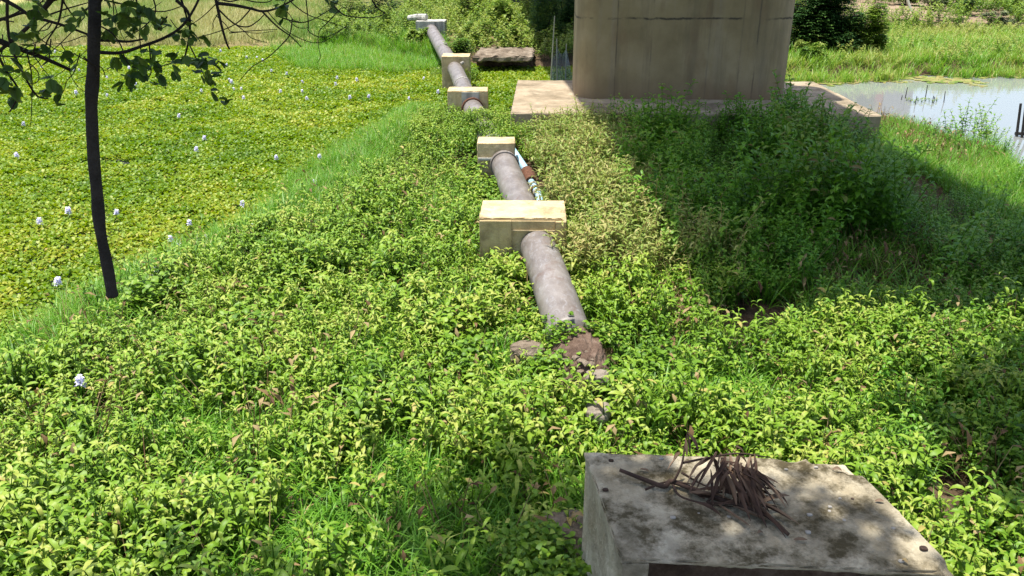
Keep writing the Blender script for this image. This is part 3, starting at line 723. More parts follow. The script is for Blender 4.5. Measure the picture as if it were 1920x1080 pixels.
# ---- broadleaf weeds
tw = [t_weed(U(.30, .46), .105, .033, random.randint(5, 7), per=random.choice((2, 3)), droop=.85, n=4, t1=.72) for _ in range(10)]
tw3 = [t_weed(U(.20, .34), .055, .020, random.randint(7, 9), per=2, droop=.6, n=2, lean=.5) for _ in range(6)]
tw4 = [t_weed(U(.34, .52), .13, .026, random.randint(6, 8), per=2, droop=1.2, n=4, lean=.35, t1=.75) for _ in range(6)]
tw2 = [t_weed(U(.22, .36), .085, .040, random.randint(4, 6), 'heart', droop=.8) for _ in range(5)]
tv = [t_vine(random.randint(14, 18), .16, .062) for _ in range(5)]
WD = []
x, y = pts(-5.4, 6.2, 2.0, 17.6, 185)
rightlim = np.where(y < 7.4, 9.0, SHX(y) + .3 + (fbm(x, y, .7, 61) - .5) * .9)
d = land_d(x, y); gp = inpoly(gpoly, x + (fbm(x, y, .6, 50) - .5) * .7, y + (fbm(x, y, .6, 50) - .5) * 1.0)
k = (d > .15) & (x < rightlim) & clear(x, y) & inview(x, y) & (~gp | (rng.random(len(x)) < .07))
k &= ~((patchf := fbm(x, y, .75, 53) + .52 * sstep(5.0, 4.2, y) * sstep(-2.0, -1.0, x) * sstep(1.2, .2, x)) > .70) | (rng.random(len(x)) < .3)
k &= (fbm(x, y, .38, 62) > .30)
k &= (d > .1) & (x < rightlim) & clear(x, y)
k &= rng.random(len(x)) < np.where(y > 9, .75, 1)
x, y = x[k], y[k]
hgt = (.50 + 1.0 * fbm(x, y, .65, 63)) * .92
pale = sstep(.2, .6, x) * sstep(7.6, 8.8, y) * (fbm(x, y, .8, 64) > .34)
vine = (fbm(x, y, .5, 65) > .70) & (y < 9)
z = SOILZ(x, y) + .02 + .06 * fbm(x, y, .5, 69)
tone = (fbm(x, y, 1.0, 66) - .5) * .5 + rng.normal(0, .09, len(x))
ovate = (fbm(x, y, .5, 67) > .57)
m1 = ~vine & ~(pale > .5) & ~ovate
kind = rng.random(len(x)) + (fbm(x, y, .6, 68) - .5) * 1.1
for tset, lo_, hi_ in ((tw3, -9, .25), (tw, .25, .78), (tw4, .78, 9)):
    mm = m1 & (kind >= lo_) & (kind < hi_)
    WD.append(scatter(tset, x[mm], y[mm], z[mm], rng.uniform(.75, 1.3, mm.sum()) * hgt[mm], tone[mm]))
m2 = ~vine & ~(pale > .5) & ovate
WD.append(scatter(tw2, x[m2], y[m2], z[m2], rng.uniform(.8, 1.2, m2.sum()) * hgt[m2] * 1.05, tone[m2] - .05))
m3 = vine & ~(pale > .5) & (rng.random(len(x)) < .75)
WD.append(scatter(tv, x[m3], y[m3], z[m3], rng.uniform(.8, 1.25, m3.sum()) * hgt[m3], tone[m3] + .03))
# creepers on the big support and over the pipe
def heap(px, py, zz, r, n, top):
    c = at(px, py, zz); a = rng.random(n) * 6.283; rr = r * np.sqrt(rng.random(n))
    xx = c.x + rr * np.cos(a); yy = c.y + rr * np.sin(a); h = (zz - .22) + top * (1 - (rr / r) ** 2) - .05
    return xx, yy, h, c
for (px, py, zz, r, n, top) in ((950, 492, .30, .17, 34, .10), (972, 520, .30, .16, 26, .06), (925, 345, .42, .22, 26, .10), (935, 372, .62, .22, 22, .05), (930, 220, .35, .5, 60, .15), (870, 205, .2, .4, 40, .12), (1040, 690, .36, .15, 38, .16), (1020, 730, .3, .2, 36, .12), (1010, 590, .30, .22, 36, .10), (1045, 585, .5, .12, 14, .02),
      (905, 205, .84, .30, 70, .04), (915, 225, .84, .28, 70, .04), (930, 245, .84, .25, 50, .04), (905, 212, .74, .40, 70, .06), (922, 236, .74, .40, 70, .06), (890, 206, .7, .3, 50, .05), (905, 215, .62, .55, 90, .12), (885, 235, .5, .5, 80, .1), (945, 225, .5, .45, 70, .12), (895, 300, .5, .2, 30, .1), (985, 240, .5, .5, 70, .1), (1050, 232, .55, .55, 80, .1), (850, 195, .3, .35, 40, .1), (830, 130, .3, .5, 40, .1), (880, 130, .25, .3, 30, .1), (1035, 1055, .42, .2, 38, .1), (1010, 1000, .4, .15, 30, .1), (1075, 1070, .5, .08, 12, .05), (835, 128, .45, .4, 60, .12), (872, 134, .40, .35, 50, .1), (843, 200, .5, .35, 60, .12), (1055, 608, .55, .12, 16, .04), (1125, 610, .5, .12, 16, .06), (1140, 690, .42, .12, 16, .04)):
    xx, yy, h, c = heap(px, py, zz, r, n, top)
    WD.append(scatter(tv if n < 40 else tw2, xx, yy, h, rng.uniform(.55, .85, n), rng.normal(0, .1, n)))
g = merge(WD); o = mk_np('broadleaf_weeds', *g[:2], M['weed'], g[2]); tag(o, kind='stuff')
# pale lance-leaved weeds right of the supports
tp = [t_weed(U(.38, .58), .10, .024, random.randint(7, 10), t0=.3, t1=.72, droop=.7, n=3, stemt=.92) for _ in range(8)]
m4 = (pale > .5)
g = scatter(tp, x[m4], y[m4], z[m4], rng.uniform(.75, 1.2, m4.sum()) * (.55 + .75 * hgt[m4]), tone[m4] + .05, tilt=.22)
o = mk_np('pale_lance_weeds', *g[:2], M['pale_weed'], g[2]); tag(o, kind='stuff')

# ---- shaded bush weeds on the right
tb = [t_weed(U(.55, .8), .095, .042, random.randint(9, 13), per=2, n=3, t0=.3, t1=.6, lean=.35, droop=.6) for _ in range(8)]
tb2 = [t_weed(U(.30, .42), .08, .036, random.randint(6, 8), per=2, n=3, t0=.3, t1=.6, lean=.3, droop=.5) for _ in range(6)]
BW = []
x, y = pts(1.2, 10, 7.2, 17, 84)
front = 8.0 + .35 * np.sin(x * 1.7) + (fbm(x, y, .8, 70) - .5) * 1.2 + np.where(x > 4.2, -.3 * (x - 4.2), 0)
d = XR(y) - x
k = (x > SHX(y) - .1 + (fbm(x, y, .7, 61) - .5) * .9) & (y > front) & (d > .3) & (y < SLAB_Y - .1) & clear(x, y) & inview(x, y)
k &= ~(inpoly(rp_, x, y) & (rng.random(len(x)) < .8))
hollow = wpoly([(1530, 520), (1580, 450), (1700, 470), (1760, 520), (1700, 555), (1580, 560)], .15)
k &= ~inpoly(hollow, x, y)
x, y = x[k], y[k]
hh = .50 + 1.0 * sstep(.32, .72, fbm(x, y, 1.0, 71)) + .35 * sstep(14.6, 15.8, y)
hh *= 1 - .45 * sstep(5.2, 6.6, x)
hh += .22 * np.exp(-((x - 4.4) / 1.3) ** 2 - ((y - 9.9) / .9) ** 2) + .3 * np.exp(-((x - 2.9) / .8) ** 2 - ((y - 9.2) / .8) ** 2)
BW.append(scatter(tb, x, y, SOILZ(x, y) - .02, rng.uniform(.75, 1.25, len(x)) * hh, (fbm(x, y, .9, 72) - .5) * .8))
# low cover in the shade nearer the camera and on the right
x, y = pts(2.0, 13, 2.0, 9.5, 90)
k = (((x > 2.9) & (y < 7.6)) | ((y > 6.9) & (y < 8.9) & (x > SHX(y)))) & clear(x, y) & inview(x, y) & (XR(y) - x > .3) & ~inpoly(hollow, x, y) & (fbm(x, y, .5, 73) > .3)
x, y = x[k], y[k]
BW.append(scatter(tb2, x, y, SOILZ(x, y) - .02, rng.uniform(.7, 1.15, len(x)), (fbm(x, y, .9, 74) - .45) * .4))
q = at(1430, 1074, 1.1); BW.append(scatter(tb, np.array([q.x - .05, q.x + .06]), np.array([q.y - .08, q.y - .1]), np.array([0., 0.]), np.array([1.42, 1.5]), np.array([.1, .2]), tilt=.03))
g = merge(BW); o = mk_np('bush_weeds', *g[:2], M['bush_weed'], g[2]); tag(o, kind='stuff')

# ---- dry stems and litter
td = [t_twigs(9, .34) for _ in range(5)]
DR = []
for poly, dens in ((wpoly([(1240, 330), (1300, 330), (1420, 560), (1400, 620), (1300, 640), (1230, 500)], .2), 34),
                   (wpoly([(1660, 840), (1800, 830), (1920, 900), (1930, 1040), (1800, 1010), (1700, 950)], .1), 45),
                   (wpoly([(1540, 540), (1570, 440), (1700, 400), (1790, 450), (1780, 540), (1650, 570)], .2), 12),
                   (wpoly([(1640, 225), (1700, 240), (1790, 280), (1860, 300), (1820, 330), (1740, 320), (1650, 270)], 0), 22)):
    xs = [p[0] for p in poly]; ys = [p[1] for p in poly]; x, y = pts(min(xs), max(xs), min(ys), max(ys), dens)
    k = inpoly(poly, x, y) & clear(x, y); x, y = x[k], y[k]
    DR.append(scatter(td, x, y, SOILZ(x, y), rng.uniform(.7, 1.5, len(x)), rng.normal(0, .2, len(x))))
x, y = pts(-4.5, 6, 2.5, 12, 7); k = clear(x, y) & inview(x, y) & (land_d(x, y) > .2); x, y = x[k], y[k]
DR.append(scatter(td, x, y, SOILZ(x, y), rng.uniform(.9, 1.7, len(x)), rng.normal(.1, .2, len(x))))
g = merge(DR); o = mk_np('dry_stems', *g[:2], M['dry'], g[2]); tag(o, kind='stuff')

# ---- far bank ground cover
tt = [t_grass(9, .42, .02, .12, .5, 1.2, n=3) for _ in range(5)]
x, y = pts(-30, -3, 32, 60, 24)
k = (y > FAR(x) - .3 + (fbm(x, y, 1.5, 80) - .5) * 2) & inview(x, y, .4, 60) & (fbm(x, y, 2.0, 81) > .22); x, y = x[k], y[k]
g = scatter(tt, x, y, SOILZ(x, y), rng.uniform(.5, 1.5, len(x)), (fbm(x, y, 3.2, 82) - .45) * 1.6)
o = mk_np('tan_field_grass', *g[:2], M['tan'], g[2]); tag(o, kind='stuff')
tf = [t_weed(U(.5, .8), .17, .085, random.randint(8, 11), n=2, per=2, droop=.6, lean=.5) for _ in range(8)]
x, y = pts(-9, 6, 27, 46, 16)
k = (y > FAR(x) + .2 + (fbm(x, y, 1.5, 83) - .5) * 1.4) & (x > -7.5 + (fbm(x, y, 2, 84) - .5) * 3 + (y - 33) * -.1) & clear(x, y) & inview(x, y, .5, 60)
k &= ~((np.abs(x - pax(y)) < .55) & (y < 34)) & ~((x > lg[0].x - .1) & (x < lg[1].x + .1) & (y < yb_ + 2.3))
x, y = x[k], y[k]
g1 = scatter(tf, x, y, SOILZ(x, y), rng.uniform(.5, 1.25, len(x)) * (.5 + fbm(x, y, 1.5, 85)), (fbm(x, y, 1.6, 86) - .45) * .6)
x, y = pts(4, 32, 36, 52, 17)
k = inview(x, y, 1, 60) & (fbm(x, y, 2.0, 87) > .46) & (y > 37); x, y = x[k], y[k]
g2 = scatter(tf, x, y, SOILZ(x, y), rng.uniform(.5, 1.3, len(x)), (fbm(x, y, 1.6, 88) - .5) * .5)
x, y = pts(4, 30, 25.4, 38, 9)
k = (y > FAR(x) + .3) & (fbm(x, y, 1.8, 89) > .42) & (y < 37) & inview(x, y, .4, 60); x, y = x[k], y[k]
g3 = scatter(tf, x, y, SOILZ(x, y), rng.uniform(.4, .9, len(x)), .25 + (fbm(x, y, 1.6, 90) - .5) * .4)
g = merge([g1, g2, g3]); o = mk_np('bank_weeds', *g[:2], M['shrub'], g[2]); tag(o, kind='stuff')
# pale floating leaves along the far water edge
T_ = T()
for i in range(8):
    T_.leaf((U(-.2, .2), U(-.2, .2), .01), U(0, 6.28), 0, U(.1, .2), U(.1, .18), 0, .05, 2, U(.5, .9), 'round')
tl = [T_.done()]
x, y = pts(5.5, 26, 21.5, 28.5, 9)
e = FAR(x) - y + (fbm(x, y, 2.2, 91) - .5) * 3.0
k = (e > -.3) & (e < 1.4) & inview(x, y, WZ, 40); x, y = x[k], y[k]
g = scatter(tl, x, y, np.full(len(x), WZ + .006), rng.uniform(.8, 1.8, len(x)), rng.normal(.1, .15, len(x)), tilt=.02)
o = mk_np('floating_leaves', *g[:2], M['pale_weed'], g[2]); tag(o, kind='stuff')

T_ = T()
for i in range(3): T_.leaf((0, 0, 0), i * 2.1, U(0, .5), 1, .8, .5, .2, 2, U(.2, .7), 'round')
x = rng.uniform(-110, 110, 16000); y = 78 + np.abs(x) * .12 + rng.normal(0, 2.5, 16000) + 4 * fbm(x, x * 0, 9, 110)
zz = .1 + rng.random(16000) ** .8 * (3.0 + 5.2 * fbm(x, y * .3, 6, 111))
g = scatter([T_.done()], x, y, zz, rng.uniform(.35, .8, 16000), (fbm(x, zz, 3, 112) - .5) * .6, tilt=.5)
o = mk_np('distant_wood', *g[:2], M['dark_shrub'], g[2]); tag(o, kind='stuff')
# ------------------------------------------------------------------ flowers of the water hyacinth
def flower_mesh(h, seed):
    random.seed(seed); T_ = T(); n = 15
    for i in range(n):
        f = i / n; a = i * 2.4
        for k in range(3): T_.leaf((.008 * math.cos(a), .008 * math.sin(a), h * (.45 + .55 * f)), a + (k - 1) * .8, U(-.1, .9), .036 * (1.15 - .5 * f), .024, .5, .3, 2, U(.2, 1), 'round')
    return T_.done()
FL = [(103, 97), (78, 124), (139, 130), (149, 129), (241, 126), (200, 143), (254, 155), (311, 158), (144, 173), (200, 176), (334, 216), (42, 231), (33, 290), (382, 257), (366, 279), (377, 169), (440, 164), (452, 164), (428, 148), (434, 153), (456, 182), (462, 105), (481, 107), (493, 111), (424, 119), (510, 131), (537, 137), (526, 170), (568, 151), (568, 168), (577, 184), (632, 144), (631, 157), (600, 290), (518, 292), (415, 95), (669, 149), (657, 182), (690, 180), (766, 182), (822, 172), (795, 144),
      (590, 341), (128, 394), (73, 416), (353, 416), (454, 382), (391, 448), (106, 526), (545, 440)]
SPEC = {(216, 397): 'lilac flower spike just right of the dark hanging stem', (474, 428): 'violet tinted flower spike in the grass at the right edge of the green mat',
        (320, 447): 'left one of two close lilac flower spikes right of the hanging stem', (334, 460): 'right one of two close lilac flower spikes right of the hanging stem',
        (291, 517): 'tallest pale lilac flower spike, near the cut lower end of the hanging stem', (147, 717): 'pale lilac flower at the lower left among the broadleaf weeds'}
stem_mat = M['grass']
fmeshes = [flower_mesh(.15, s) for s in range(5)]
random.seed(77)
fdata = []
for k, (V, F, t) in enumerate(fmeshes):
    o = mk_np('hyacinth_flower', V, F, M['petal'], t); tp_ = T(); tp_.stem((0, 0, -.15), (.004, 0, .13), .006, .004, .4)
    Vs, Fs, ts = tp_.done(); s = mk_np('stem', Vs, Fs, stem_mat, ts); s.parent = o; fdata.append((o, s))
used = [False] * 5
for i, (p, lab) in enumerate([(p, None) for p in FL] + list(SPEC.items())):
    k = i % 5; src, st = fdata[k]
    if not used[k]: used[k] = True; o = src
    else:
        o = src.copy(); COL.objects.link(o); c = st.copy(); COL.objects.link(c); c.parent = o
    bz = {147: .36, 291: .14, 474: .05, 320: .0, 334: .0, 454: .02, 545: .12, 590: .05, 600: .02}.get(p[0], -.09)
    q = at(p[0], p[1] + 2, bz + .10); o.location = (q.x, q.y, bz)
    s = U(.8, 1.15) * (1.45 if p == (291, 517) else 1) * (1 + max(0, q.y - 14) * .012); o.scale = (s, s, s); o.rotation_euler = (U(-.2, .2), U(-.2, .2), U(0, 6))
    tag(o, lab or 'small white lilac water hyacinth flower scattered on the green floating mat', 'flower', 'water hyacinth flowers on the mat')

# ------------------------------------------------------------------ shrubs and reeds on the far bank
def shrub(px, py, Y, w_, h_, label, mat='shrub', n=900, leaf=.12, name='shrub', group='shrubs on the far bank', seed=0, base_z=None):
    r_ = np.random.default_rng(seed + 100)
    c = atY(px, py, Y); gz = float(ground_z(np.array([c.x]), np.array([Y]))[0]) if base_z is None else base_z
    o = empty(name, (c.x, Y, gz), label, 'bush', group)
    ncl = 9 + int(w_ * 5); cc = r_.normal(0, 1, (ncl, 3)); cc /= np.linalg.norm(cc, axis=1)[:, None]; cc *= r_.random(ncl)[:, None] ** .5
    cc = cc * np.array([w_ / 2, w_ / 2 * .8, h_ / 2]) * .82 + np.array([c.x, Y, gz + h_ * .5]); cr_ = r_.uniform(.22, .42, ncl) * min(w_, h_) * .62
    wh = r_.integers(0, ncl, n); dv = r_.normal(0, 1, (n, 3)); dv /= np.linalg.norm(dv, axis=1)[:, None]; dv *= (r_.random(n) ** .4)[:, None]
    cc[0::3, 2] = gz + h_ * .22
    P = cc[wh] + dv * cr_[wh][:, None]; P[:, 2] = np.maximum(P[:, 2], gz + .05)
    T_ = T()
    for i in range(3):
        a = i * 2.1; T_.leaf((0, 0, 0), a, U(.0, .5), 1, .5, .5, .3, 2, .5, 'heart')
    V, F, t = T_.done()
    g = scatter([(V, F, t)], P[:, 0], P[:, 1], P[:, 2], r_.uniform(.7, 1.3, n) * leaf, (r_.random(ncl)[wh] - .5) * .45 + r_.normal(0, .12, n), tilt=.5)
    mk_np('crown', g[0], g[1], M[mat], g[2], parent=o)
    parts = [tube([Vector((c.x + U(-.1, .1), Y + U(-.1, .1), gz - .1)), Vector(cc[k]) * .5 + Vector((c.x, Y, gz)) * .5, Vector(cc[k])], [.035, .022, .01], 5) for k in range(min(7, ncl))]
    V, F = join(parts); mk('stems', V, F, M['bark'], o)
    return o
shrub(640, 40, 40, 2.6, 1.8, 'yellowish green bush at the left end of the far bank thicket', seed=1, n=1100)
shrub(712, 22, 41, 2.8, 2.4, 'darker green bush behind the left end of the thicket', 'dark_shrub', seed=2, n=1200)
shrub(735, 75, 34, 2.2, 1.2, 'low pale bush left of the grey streaked pipe support', seed=3, n=1000)
shrub(784, 66, 31.2, 1.3, .75, 'leafy bush covering the foot of the grey streaked pipe support', seed=62, n=900)
shrub(850, 90, 26.7, 1.1, 1.0, 'small bush hiding the pipe behind the support by the far bank', seed=63, n=1100, base_z=.0)
shrub(880, 30, 37, 2.4, 1.7, 'bright green bush right behind the grey streaked pipe support', seed=4, n=1100)
shrub(945, 45, 33.5, 2.2, 1.5, 'bright green bush above the left half of the stone ledge', seed=5, n=1200)
shrub(890, 72, 31.5, 1.5, .9, 'small low bush between the pipe and the stone ledge', seed=6, n=800)
shrub(960, 75, 30.6, 1.6, .8, 'small low bush growing on top of the stone ledge', seed=61, n=700)
shrub(1015, 55, 31, 1.8, 2.4, 'dark shaded bush beside the fishing net', 'dark_shrub', seed=7, n=1300)
shrub(1055, 40, 33, 2.0, 2.9, 'dark shaded bush behind the fishing net next to the pier', 'dark_shrub', seed=8, n=1300)
shrub(870, -6, 43, 3.0, 2.0, 'dark green bush at the top edge behind the thicket', 'dark_shrub', seed=9, n=1100)
shrub(800, 0, 42, 3.0, 1.6, 'mid green bush at the top edge behind the grey support', seed=10, n=1100)
shrub(1540, 30, 30.5, 3.2, 3.4, 'tall dark green bush right of the bridge pier', 'dark_shrub', seed=11, n=7500, leaf=.16)
shrub(1575, 60, 29.6, 1.8, 1.7, 'lower dark bush at the right foot of the tall dark bush', 'dark_shrub', seed=110, n=3200, leaf=.14)
shrub(1632, 45, 29.6, 1.5, 2.0, 'lighter vine covered bush leaning on the tall dark bush', seed=12, n=2600)
shrub(1518, 118, 27.5, 1.5, .8, 'low yellow green bush at the foot of the tall dark bush', seed=13, n=900)
for i, (px, py, Y, w_, h_, mt, lb) in enumerate([(1745, 42, 41.5, 1.6, 1.3, 'reed', 'grey green reedy bush right of the leaning pole'), (1810, 30, 43, 2.2, 1.4, 'reed', 'round grey green bush in the middle of the sandy bank'),
                                   (1700, 18, 44, 1.8, 1.4, 'reed', 'grey green bush left of the leaning pole at the top of the sandy bank'), (1905, 42, 42, 2.0, 1.1, 'dark_shrub', 'dark green bush at the right edge on the sandy bank'),
                                   (1865, 62, 38, 1.5, .7, 'reed', 'small brownish bush at the foot of the sandy bank'), (1795, 58, 40, 1.2, .8, 'dark_shrub', 'small dark bush low on the sandy bank'), (1880, 8, 46, 2.6, 1.6, 'shrub', 'pale green bush highest on the sandy bank at right')]):
    shrub(px, py, Y, w_, h_, lb, mt, n=900, seed=30 + i, group='bushes on the sandy right bank')
# leaning pole on the right bank
pa, pb = atY(1698, -12, 41), atY(1712, 32, 40.5); V, F = tube([pb - Vector((0, 0, .3)), pb, pa], [.07, .07, .06], 8); o = mk('leaning_pole', V, F, M['net_pole'], None, base=pb); tag(o, 'pale leaning pole on the sandy bank at the upper right', 'pole')
# corrugated fence behind the thicket
fx0, fx1 = atY(935, 5, 38), atY(1100, 5, 38); V, F = [], []
nn = 120
for i in range(nn + 1):
    xx = fx0.x + (fx1.x - fx0.x) * i / nn; V += [Vector((xx, 38 + .03 * (1 if i % 2 else -1), .6)), Vector((xx, 38 + .03 * (1 if i % 2 else -1), 3.4))]
for i in range(nn): F.append((2 * i, 2 * i + 2, 2 * i + 3, 2 * i + 1))
fe = empty('sheet_fence', ((fx0.x + fx1.x) / 2, 38, .6), 'dark grey corrugated sheet fence at the top behind the fishing net', 'fence')
mk('sheet', V, F, M['sheet'], fe)
for xx in (fx0.x + .1, (fx0.x + fx1.x) / 2, fx1.x - .1):
    V, F = tube([(xx, 38.09, .5), (xx, 38.09, 3.5)], .05, 8); mk('post', V, F, M['stake'], fe)

# fishing net on poles
ny = 21.4
n0 = empty('fishing_net', (1.3, ny, -.25), 'grey blue fishing net hung on thin poles left of the pier', 'net')
tops = [(1040, 30, 1030), (1044, 72, 1046), (1062, 82, 1060)]
PT = [atY(a, b, ny + i * .25) for i, (a, b, c) in enumerate(tops)]; PB = [atY(c, 158, ny + i * .25) for i, (a, b, c) in enumerate(tops)]
for i in range(3):
    PB[i].z = -.5; V, F = tube([PB[i], PT[i]], [.02, .014], 6); mk('net_pole', V, F, M['net_pole'], n0)
def sheet_net(A, B, x0, x1, sag, yy):
    V, F = [], []; nu, nv = 22, 10
    for j in range(nv + 1):
        for i in range(nu + 1):
            u = i / nu; vq = j / nv
            top = A.lerp(B, u); top.z -= sag * 4 * u * (1 - u)
            bot = Vector((x0 + (x1 - x0) * u, yy + .12 * math.sin(u * 25), -.2))
            p = top.lerp(bot, vq); p.y += .07 * math.sin(u * 19 + vq * 2) * (.3 + vq); V.append(p)
    for j in range(nv):
        for i in range(nu): a = j * (nu + 1) + i; F.append((a, a + 1, a + nu + 2, a + nu + 1))
    return V, F
tA = PT[0].lerp(PB[0], .36)
V, F = join([sheet_net(tA, PT[1].lerp(PB[1], .08), 1.0, 1.42, .18, ny - .1), sheet_net(PT[1].lerp(PB[1], .08), PT[2].lerp(PB[2], .05), 1.38, 1.75, .2, ny)])
mk('netting', V, F, M['net'], n0, smooth=True)

# stakes in the water at the right edge
sk = empty('bamboo_frame', tuple(at(1912, 258, WZ)), 'dark bamboo stakes with a crossbar standing in the water at the right edge', 'stakes')
for (a, b, tp2) in ((1906, 256, (1914, 194)), (1916, 258, (1923, 200)), (1927, 260, (1931, 186))):
    q = at(a, b, WZ); t2 = atY(tp2[0], tp2[1], q.y + .05); V, F = tube([q - Vector((0, 0, .4)), q, t2], [.032, .03, .026], 8); mk('stake', V, F, M['stake'], sk)
qa, qb = at(1903, 250, WZ + .05), at(1940, 252, WZ + .05); V, F = tube([qa, qb], .035, 8); mk('crossbar', V, F, M['stake'], sk)
# floating scraps
rock('floating_debris', at(1848, 249, WZ + .02), (.14, .05, .05), 'dark scrap floating on the water near the right stakes', 'stake', seed=51, cat='debris', sub=3)
rock('floating_debris', at(1801, 247, WZ + .02), (.04, .04, .035), 'tiny dark scrap floating left of the larger one', 'stake', seed=52, cat='debris', sub=3)
WP = empty('water_plant', tuple(at(1730, 190, WZ)), 'thin stems and a few green leaves standing out of the open water', 'plant')
parts = []
for (a, b, h_) in ((1697, 184, .3), (1716, 196, .22), (1735, 184, .36), (1748, 192, .18), (1770, 192, .3), (1690, 187, .12), (1752, 190, .12)):
    q = at(a, b, WZ); parts.append(tube([q - Vector((0, 0, .1)), q + Vector((U(-.03, .03), 0, h_))], [.014, .01], 5))
V, F = join(parts); mk('stems', V, F, M['stake'], WP)
xq = np.array([at(1700 + i * 7, 189 + (i * 37 % 5), WZ).x for i in range(9)]); yq = np.array([at(1700 + i * 7, 189 + (i * 37 % 5), WZ).y for i in range(9)])
g = scatter(th, xq, yq, np.full(9, WZ), np.full(9, .8)); mk_np('leaves', g[0], g[1], M['hyacinth'], g[2], parent=WP)
# house across the river (seen as a reflection in the water)
hx, hy_ = 27.0, 60.0
hs = empty('riverside_house', (hx, hy_, 1.5), 'white house with a red panel across the river, mirrored in the water', 'house')
slab_box(hs, Vector((1, 0, 0)), Vector((0, 1, 0)), Vector((hx - 4, hy_, 0)), 0, 3.4, 0, 6, 1.0, 9.5, M['wall_white'], 'wall')
slab_box(hs, Vector((1, 0, 0)), Vector((0, 1, 0)), Vector((hx - 4, hy_, 0)), 3.4, 4.5, .05, 6, 1.0, 10, M['roof_red'], 'red_panel')
slab_box(hs, Vector((1, 0, 0)), Vector((0, 1, 0)), Vector((hx - 4, hy_, 0)), 4.5, 6.6, -.05, 6, 1.0, 11, M['grey_wall'], 'annex')

# ------------------------------------------------------------------ dead branch and chips on the near block
ZB = 1.108
br = empty('dead_branch', tuple(at(1370, 925, ZB)), 'dead brown branch with curled dry leaves lying on the foreground block', 'branch')
def on(px, py, h=0.0): return at(px, py, ZB + h) if h < .02 else Vector(at(px, py, ZB + h))
main = spline([on(1162, 881, .05), on(1205, 898, .03), on(1245, 912, .015), on(1262, 903, .025), on(1330, 930, .02), on(1400, 950, .03), on(1440, 968, .02), on(1478, 1002, .012)], 5)
V, F = tube(main, [.009 + .005 * math.sin(math.pi * i / len(main)) for i in range(len(main))], 8); mk('stem', V, F, M['deadwood'], br, smooth=True)
sidel = [[on(1210, 918, .012), on(1240, 906, .02), on(1262, 903, .03), on(1300, 908, .05)],
         [on(1262, 905, .03), on(1278, 872, .12), on(1285, 830, .20), on(1290, 808, .26)],
         [on(1280, 868, .12), on(1330, 858, .15), on(1385, 850, .17), on(1445, 858, .13)],
         [on(1262, 908, .02), on(1275, 930, .02), on(1320, 944, .02), on(1375, 950, .015)],
         [on(1325, 942, .02), on(1360, 908, .08), on(1400, 880, .12)],
         [on(1325, 942, .02), on(1380, 945, .04), on(1440, 950, .03)],
         [on(1345, 925, .03), on(1345, 880, .12), on(1350, 850, .18)],
         [on(1278, 886, .08), on(1310, 905, .05), on(1345, 920, .03)]]
for s_ in sidel:
    q = spline(s_, 4); V, F = tube(q, [.0065 - .004 * i / len(q) for i in range(len(q))], 6); mk('twig', V, F, M['deadwood'], br, smooth=True)
random.seed(9)
def deadleaf(base, tip, wd):
    b, t_ = Vector(base), Vector(tip); d = (t_ - b); L = d.length; d.normalize(); s = d.cross(Vector((U(-.5, .5), U(-.5, .5), 1))).normalized(); n_ = s.cross(d)
    T_ = []; F = []; nn_ = 6; bn_ = U(-.06, .2); bp_ = U(0, 6)
    for i in range(nn_ + 1):
        f = i / nn_; w_ = wd * math.sin(math.pi * min(1, f * .93 + .05)) ** .8; c = b + d * L * f + n_ * (math.sin(f * 3) * L * bn_) + s * (math.sin(f * 2.5 + bp_) - math.sin(bp_)) * L * .07
        curl = w_ * U(.5, .9)
        T_ += [c - s * w_ * .8 + n_ * curl, c, c + s * w_ * .8 + n_ * curl]
    for i in range(nn_): a = 3 * i; F += [(a, a + 1, a + 4, a + 3), (a + 1, a + 2, a + 5, a + 4)]
    return T_, F
LV = []
def addl(px, py, h, qx, qy, g_, wd): LV.append(deadleaf(on(px, py, max(.021, h)), on(qx, qy, max(.021, g_)), wd))
for i in range(40):     # drooping bundle on the right
    f = U(0, 1); px = 1345 + 60 * f + U(-12, 12); py = 868 + 18 * f + U(-8, 12); L_ = U(70, 115)
    ang = R(U(28, 82)); L_ *= U(.6, 1.1); addl(px, py, U(.08, .18), px + L_ * math.cos(ang), py + L_ * math.sin(ang), U(.022, .08), U(.009, .019))
for i in range(24):
    px = U(1325, 1420); py = U(845, 880); ang = R(U(75, 125)); L_ = U(45, 85)
    addl(px, py, U(.12, .19), px + L_ * math.cos(ang), py + L_ * math.sin(ang), U(.04, .08), U(.008, .016))
for i in range(22):
    px = U(1290, 1440); py = U(915, 955); ang = R(U(-10, 40)); L_ = U(50, 90)
    addl(px, py, .03, px + L_ * math.cos(ang), py + L_ * math.sin(ang), .025, U(.009, .018))
for (a, b, c, d_, e, f_) in ((1288, 815, .25, 1297, 850, .18), (1290, 812, .25, 1308, 848, .19), (1285, 822, .22, 1283, 855, .16), (1275, 850, .15, 1250, 880, .08), (1276, 848, .15, 1262, 862, .13), (1335, 858, .15, 1308, 872, .12), (1380, 850, .17, 1400, 868, .12), (1395, 850, .16, 1375, 838, .18)):
    addl(a, b, c, d_, e, f_, .011)
LV.append(deadleaf(on(1288, 915, .022), on(1318, 938, .022), .028))
for k, (v_, f_) in enumerate(LV):
    Vv = np.array([tuple(p) for p in v_]); mk_np('dry_leaf', Vv, np.array(f_), M['deadleaf'], np.full(len(Vv), random.random()), parent=br)
random.seed(31)
